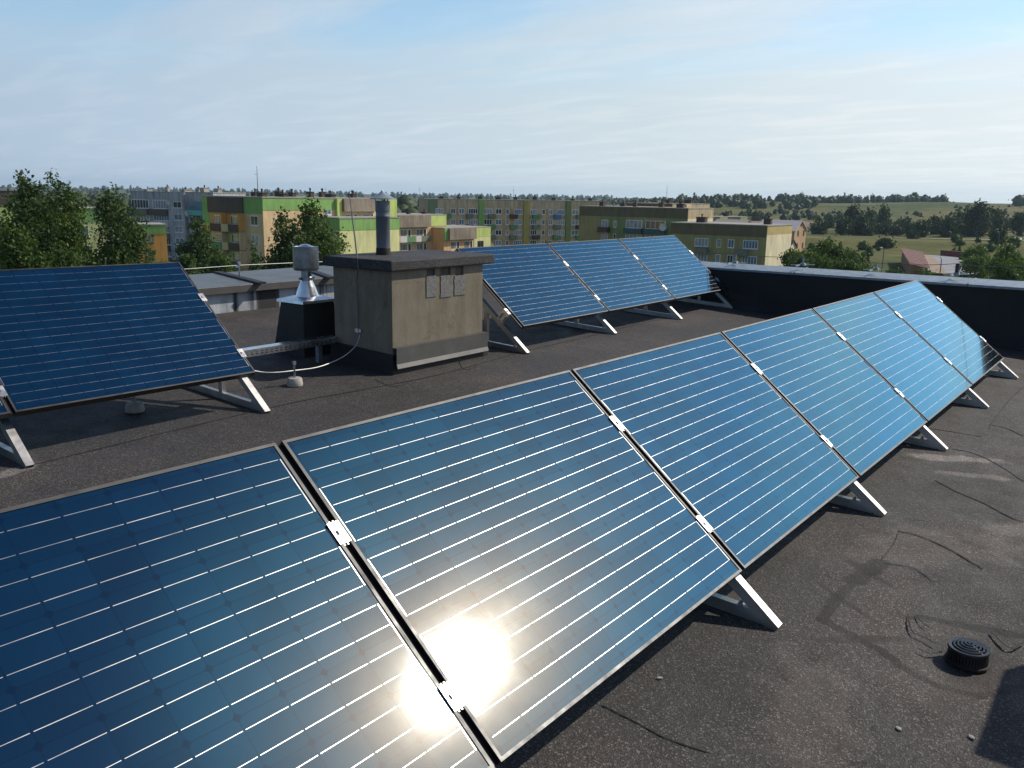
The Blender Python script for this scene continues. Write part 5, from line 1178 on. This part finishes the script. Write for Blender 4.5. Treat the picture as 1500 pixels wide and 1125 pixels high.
# ------------------------------------------------------------------ trees of the countryside
GF = 'trees and bushes on the slopes beyond the town'
k_ = [200]
def ft(px, dep, yt, w, label, style='round', n=None, ls=None, mat=None, cat_group=GF, base=.02):
    k_[0] += 1; w = w*(.78 if dep > 170 and style in ('round', 'bush') else 1); n = n or int(min(6500, max(500, w*w*7))); ls = ls or dep*0.0016
    return tree('field_tree' if style != 'bush' else 'bush', px, dep, yt, w, label, cat_group, 'round' if style == 'bush' else style, n, ls, mat or LEAF_C, k_[0], base, limbs=3)
B_ = LEAF_B
for px, dep, yt, w, lab in ((1190,120,345,62,'leafy tree directly right of the cream gable'),(1228,112,343,66,'broad leafy tree behind the side coping, middle of its clump'),(1262,110,356,54,'rightmost leafy tree of the clump behind the side coping'),
        (1170,126,362,44,'low tree touching the cream gable'),(1210,104,368,60,'low bushy tree just over the coping'),(1246,100,372,56,'dark low bush over the coping, right part of the clump'),
        (1322,112,380,30,'dark round bush left of the barn'),(1366,110,378,24,'small bush in front of the barn end'),(1492,128,344,60,'dark tree at the right picture edge'),(1450,150,362,50,'tree at the right of the grey yard'),(1430,165,356,44,'bushy tree behind the grey yard'),(1478,118,372,50,'low dark bush right of the thick dark wire holder')):
    ft(px, dep, yt, w, lab, 'round', int(w*w*2.2), .19, B_ if px % 2 else LEAF_A, 'trees close behind the side coping')
for px, dep, yt, w, st, lab in ((1250,420,304,24,'poplar','pair of dark trees above the brick house, taller one'),(1262,400,320,24,'round','round dark tree under the taller dark tree'),(1275,470,303,24,'round','round tree on the slope right of the dark pair'),(1296,480,303,18,'cone','pointed tree on the middle slope'),
        (1240,395,322,18,'round','low bush left of the round dark tree'),(1436,400,299,30,'poplar','tallest field tree, on the right slope, broad and full'),(1427,410,320,18,'round','lower tree merging with the tallest field tree'),(1461,430,304,26,'round','flat topped tree right of the tallest field tree'),
        (1408,440,307,16,'cone','pointed pale tree left of the tallest field tree'),(1396,400,325,18,'round','small round tree in the hedge by the tallest field tree'),(1370,430,315,16,'cone','small pointed tree above the middle hedge'),(1343,350,344,10,'round','lone little tree on the dirt track'),
        (1305,300,357,22,'round','round bush on the grassy bank'),(1468,300,334,20,'round','lollipop shaped tree below the right slope'),(1200,520,330,9,'round','tiny round bush in the field, left one'),(1215,515,331,9,'round','tiny round bush in the field, right one'),
        (1203,400,330,18,'round','dark tree behind the brick house'),(1100,620,312,7,'cone','tiny dark fir in the field, left of two'),(1108,620,312,7,'cone','tiny dark fir in the field, right of two'),(1276,395,333,12,'round','small bush by the track end'),(1497,420,314,20,'round','tree on the slope cut by the right picture edge'),
        (1478,520,318,12,'round','lone dark bush on the right slope'),(1236,520,321,11,'round','bushy tree in the far field corner'),(1217,510,322,9,'round','bush beside the far field corner tree')):
    ft(px, dep, yt, w, lab, st)
# the hedge of the middle slope: countable bushes in a row
hr = random.Random(5); hx = 1285; i = 0
ords = ['first','second','third','fourth','fifth','sixth','seventh','eighth','ninth','tenth','eleventh','twelfth','thirteenth','fourteenth','fifteenth','sixteenth']
while hx < 1425 and i < 12:
    w = hr.uniform(13, 22); ft(hx, hr.uniform(385, 430), hr.uniform(322, 334), w*1.0, ords[i]+' bush from the left in the dark hedge of the middle slope', 'bush', cat_group='bushes of the hedge on the middle slope'); hx += w*.78; i += 1
# scrub and woods too dense to count
def woods(name, label, items, size_px, seed, mat):
    """dense wood: hundreds of small crowns, each a lumpy body under a coat of leaf clumps, too many to tell apart"""
    r = np.random.RandomState(seed); V, Fq, P_, A_ = [], [], [], []; nv = 0; nl, nm_ = 6, 9
    for (x0, x1, d0, d1, h0, h1, n, fill) in items:
        for i in range(n):
            px = r.uniform(x0, x1); dep = r.uniform(d0, d1); g = gpoint(px, dep); H = r.uniform(h0, h1)*(1.3 if r.rand() < .06 else 1); R_ = H*r.uniform(.34,.60); cone = r.rand() < .22
            if cone: R_ *= .6
            ring = []
            for a in range(nl+1):
                t = a/nl; rad = (math.sin(math.pi*(0.12+0.86*t))**.7) if not cone else (1.02-t)
                for b in range(nm_):
                    an = 6.283*b/nm_+a*.3; q = rad*R_*(.78+.44*r.rand()); ring.append((g.x+q*math.cos(an), g.y+q*math.sin(an), g.z-.3+H*(t+.06*r.rand()*(0<t<1))))
            V += ring
            for a in range(nl):
                for b in range(nm_): b2 = (b+1) % nm_; Fq.append((nv+a*nm_+b, nv+a*nm_+b2, nv+(a+1)*nm_+b2, nv+(a+1)*nm_+b))
            nv += len(ring); m_ = fill
            k = r.randint(0, len(ring), m_); q = np.array(ring)[k] + r.normal(size=(m_, 3))*R_*.13; P_.append(q); A_.append(np.full(m_, dep*size_px/F_PX))
    p = np.concatenate(P_); s = np.concatenate(A_)[:, None]*(.6+.9*r.rand(len(p)))[:, None]; n = len(p)
    a = r.normal(size=(n, 3)); a /= np.linalg.norm(a, axis=1)[:, None]; b = np.cross(a, r.normal(size=(n, 3))); b /= np.linalg.norm(b, axis=1)[:, None]; c = np.cross(a, b)
    v = np.stack([p-b*s, p+c*s*.7, p+b*s, p-c*s*.7], 1).reshape(-1, 3)
    allv = np.concatenate([np.array(V), v]); faces = np.concatenate([np.array(Fq), np.arange(4*n).reshape(-1, 4)+nv]).astype(np.int32); nf = len(faces)
    me = bpy.data.meshes.new(name); me.vertices.add(len(allv)); me.vertices.foreach_set('co', allv.ravel().astype(np.float32)); me.loops.add(4*nf); me.polygons.add(nf)
    me.loops.foreach_set('vertex_index', faces.ravel()); me.polygons.foreach_set('loop_start', np.arange(0, 4*nf, 4, dtype=np.int32)); me.polygons.foreach_set('loop_total', np.full(nf, 4, dtype=np.int32))
    me.update(calc_edges=True); me.materials.append(mat); o = bpy.data.objects.new(name, me); COL.objects.link(o); return tag(o, label, 'woodland', None, 'stuff')
woods('woodland', 'distant woods and scrub covering the hills and the horizon', [
    (440, 900, 620, 1100, 7, 10.5, 300, 30), (880, 1200, 850, 1150, 5, 9, 190, 34), (1140, 1385, 1040, 1200, 5, 9.5, 190, 34), (1384, 1400, 1120, 1190, 3, 5, 6, 20), (1488, 1530, 900, 1000, 8, 11, 10, 30),
    (1020, 1240, 600, 780, 3, 6, 60, 30), (1250, 1420, 560, 760, 2, 4, 26, 30), (1400, 1500, 560, 900, 2, 4, 22, 30), (100, 460, 380, 900, 8, 12, 260, 30), (-60, 120, 300, 800, 9, 13, 90, 30), (560, 640, 300, 560, 8, 12, 45, 30), (-60, 900, 2400, 4600, 8, 16, 500, 10), (900, 1160, 2300, 2600, 6, 10, 90, 10)], 1.5, 31, LEAF_C)
woods('scrub', 'low scrub and rough bushes at the foot of the grassy bank', [(1060, 1300, 180, 300, 1.5, 3.2, 50, 120), (560, 1010, 176, 205, 2.5, 5, 50, 90), (1405, 1500, 220, 320, 1.5, 3.5, 30, 90), (150, 500, 95, 125, 3, 6, 50, 160)], 1.5, 77, LEAF_A)
# far roofs on the ridge and thin masts on the skyline
def far_bits():
    for px, dep, lab in ((1317,1120,'long flat far building in the trees on the ridge, the left one'), (1348,1130,'far building with bluish roof in the trees on the ridge')):
        P = gpoint(px, dep); root = empty('far_building', P, .6); b = MB(); b.box((0,-6,-2), (9,6,8)); b.build('wall', FGRY, root); b = MB(); b.box((-.3,-6.3,8), (9.3,6.3,8.6)); b.build('roof', plain('blue_sheet', (0.10,0.22,0.34), .5, 0, .1), root); tag(root, lab, 'building')
    for px, dep, yt, lab in ((1276,1400,281,'thin mast on the ridge above the middle slope'), (976,1300,270,'thin mast over the woods above the olive flats'), (752,1300,273,'thin mast over the woods above the long flats'), (615,1300,272,'thin mast over the woods right of the flue pipe'), (478,1300,273,'thin mast over the woods left of the lightning rod')):
        P = gpoint(px, dep); H = atdepth(px, yt, dep).z-P.z; root = empty('radio_mast', P); b = MB(); b.tube([(0,0,-1),(0,0,H*.7),(0,0,H)], [.35,.25,.1], 6); b.build('pole', plain('mast_grey', (0.45,0.46,0.48), .6, 0, .05), root)
        for zz in (.55, .8): b = MB(); b.lathe([(.6,H*zz),(.6,H*zz+1)], n=8); b.build('antenna_ring', M_CONC, root)
        tag(root, lab, 'mast', 'masts on the skyline')
far_bits()
# ------------------------------------------------------------------ the air
def haze():
    b = MB(); R_ = 6550; b.box((CC.x-R_, CC.y-R_, GZ-6.5), (CC.x+R_, CC.y+R_, 62))
    mt = bpy.data.materials.new('haze_air'); mt.use_nodes = True; nt = mt.node_tree; nt.nodes.clear(); o_ = nt.nodes.new('ShaderNodeOutputMaterial'); v = nt.nodes.new('ShaderNodeVolumePrincipled')
    v.inputs['Color'].default_value = (0.60, 0.82, 1.0, 1); v.inputs['Density'].default_value = 0.00009; v.inputs['Anisotropy'].default_value = 0.3
    nt.links.new(v.outputs[0], o_.inputs['Volume']); o = b.build('haze', mt); tag(o, kind='stuff')
haze()
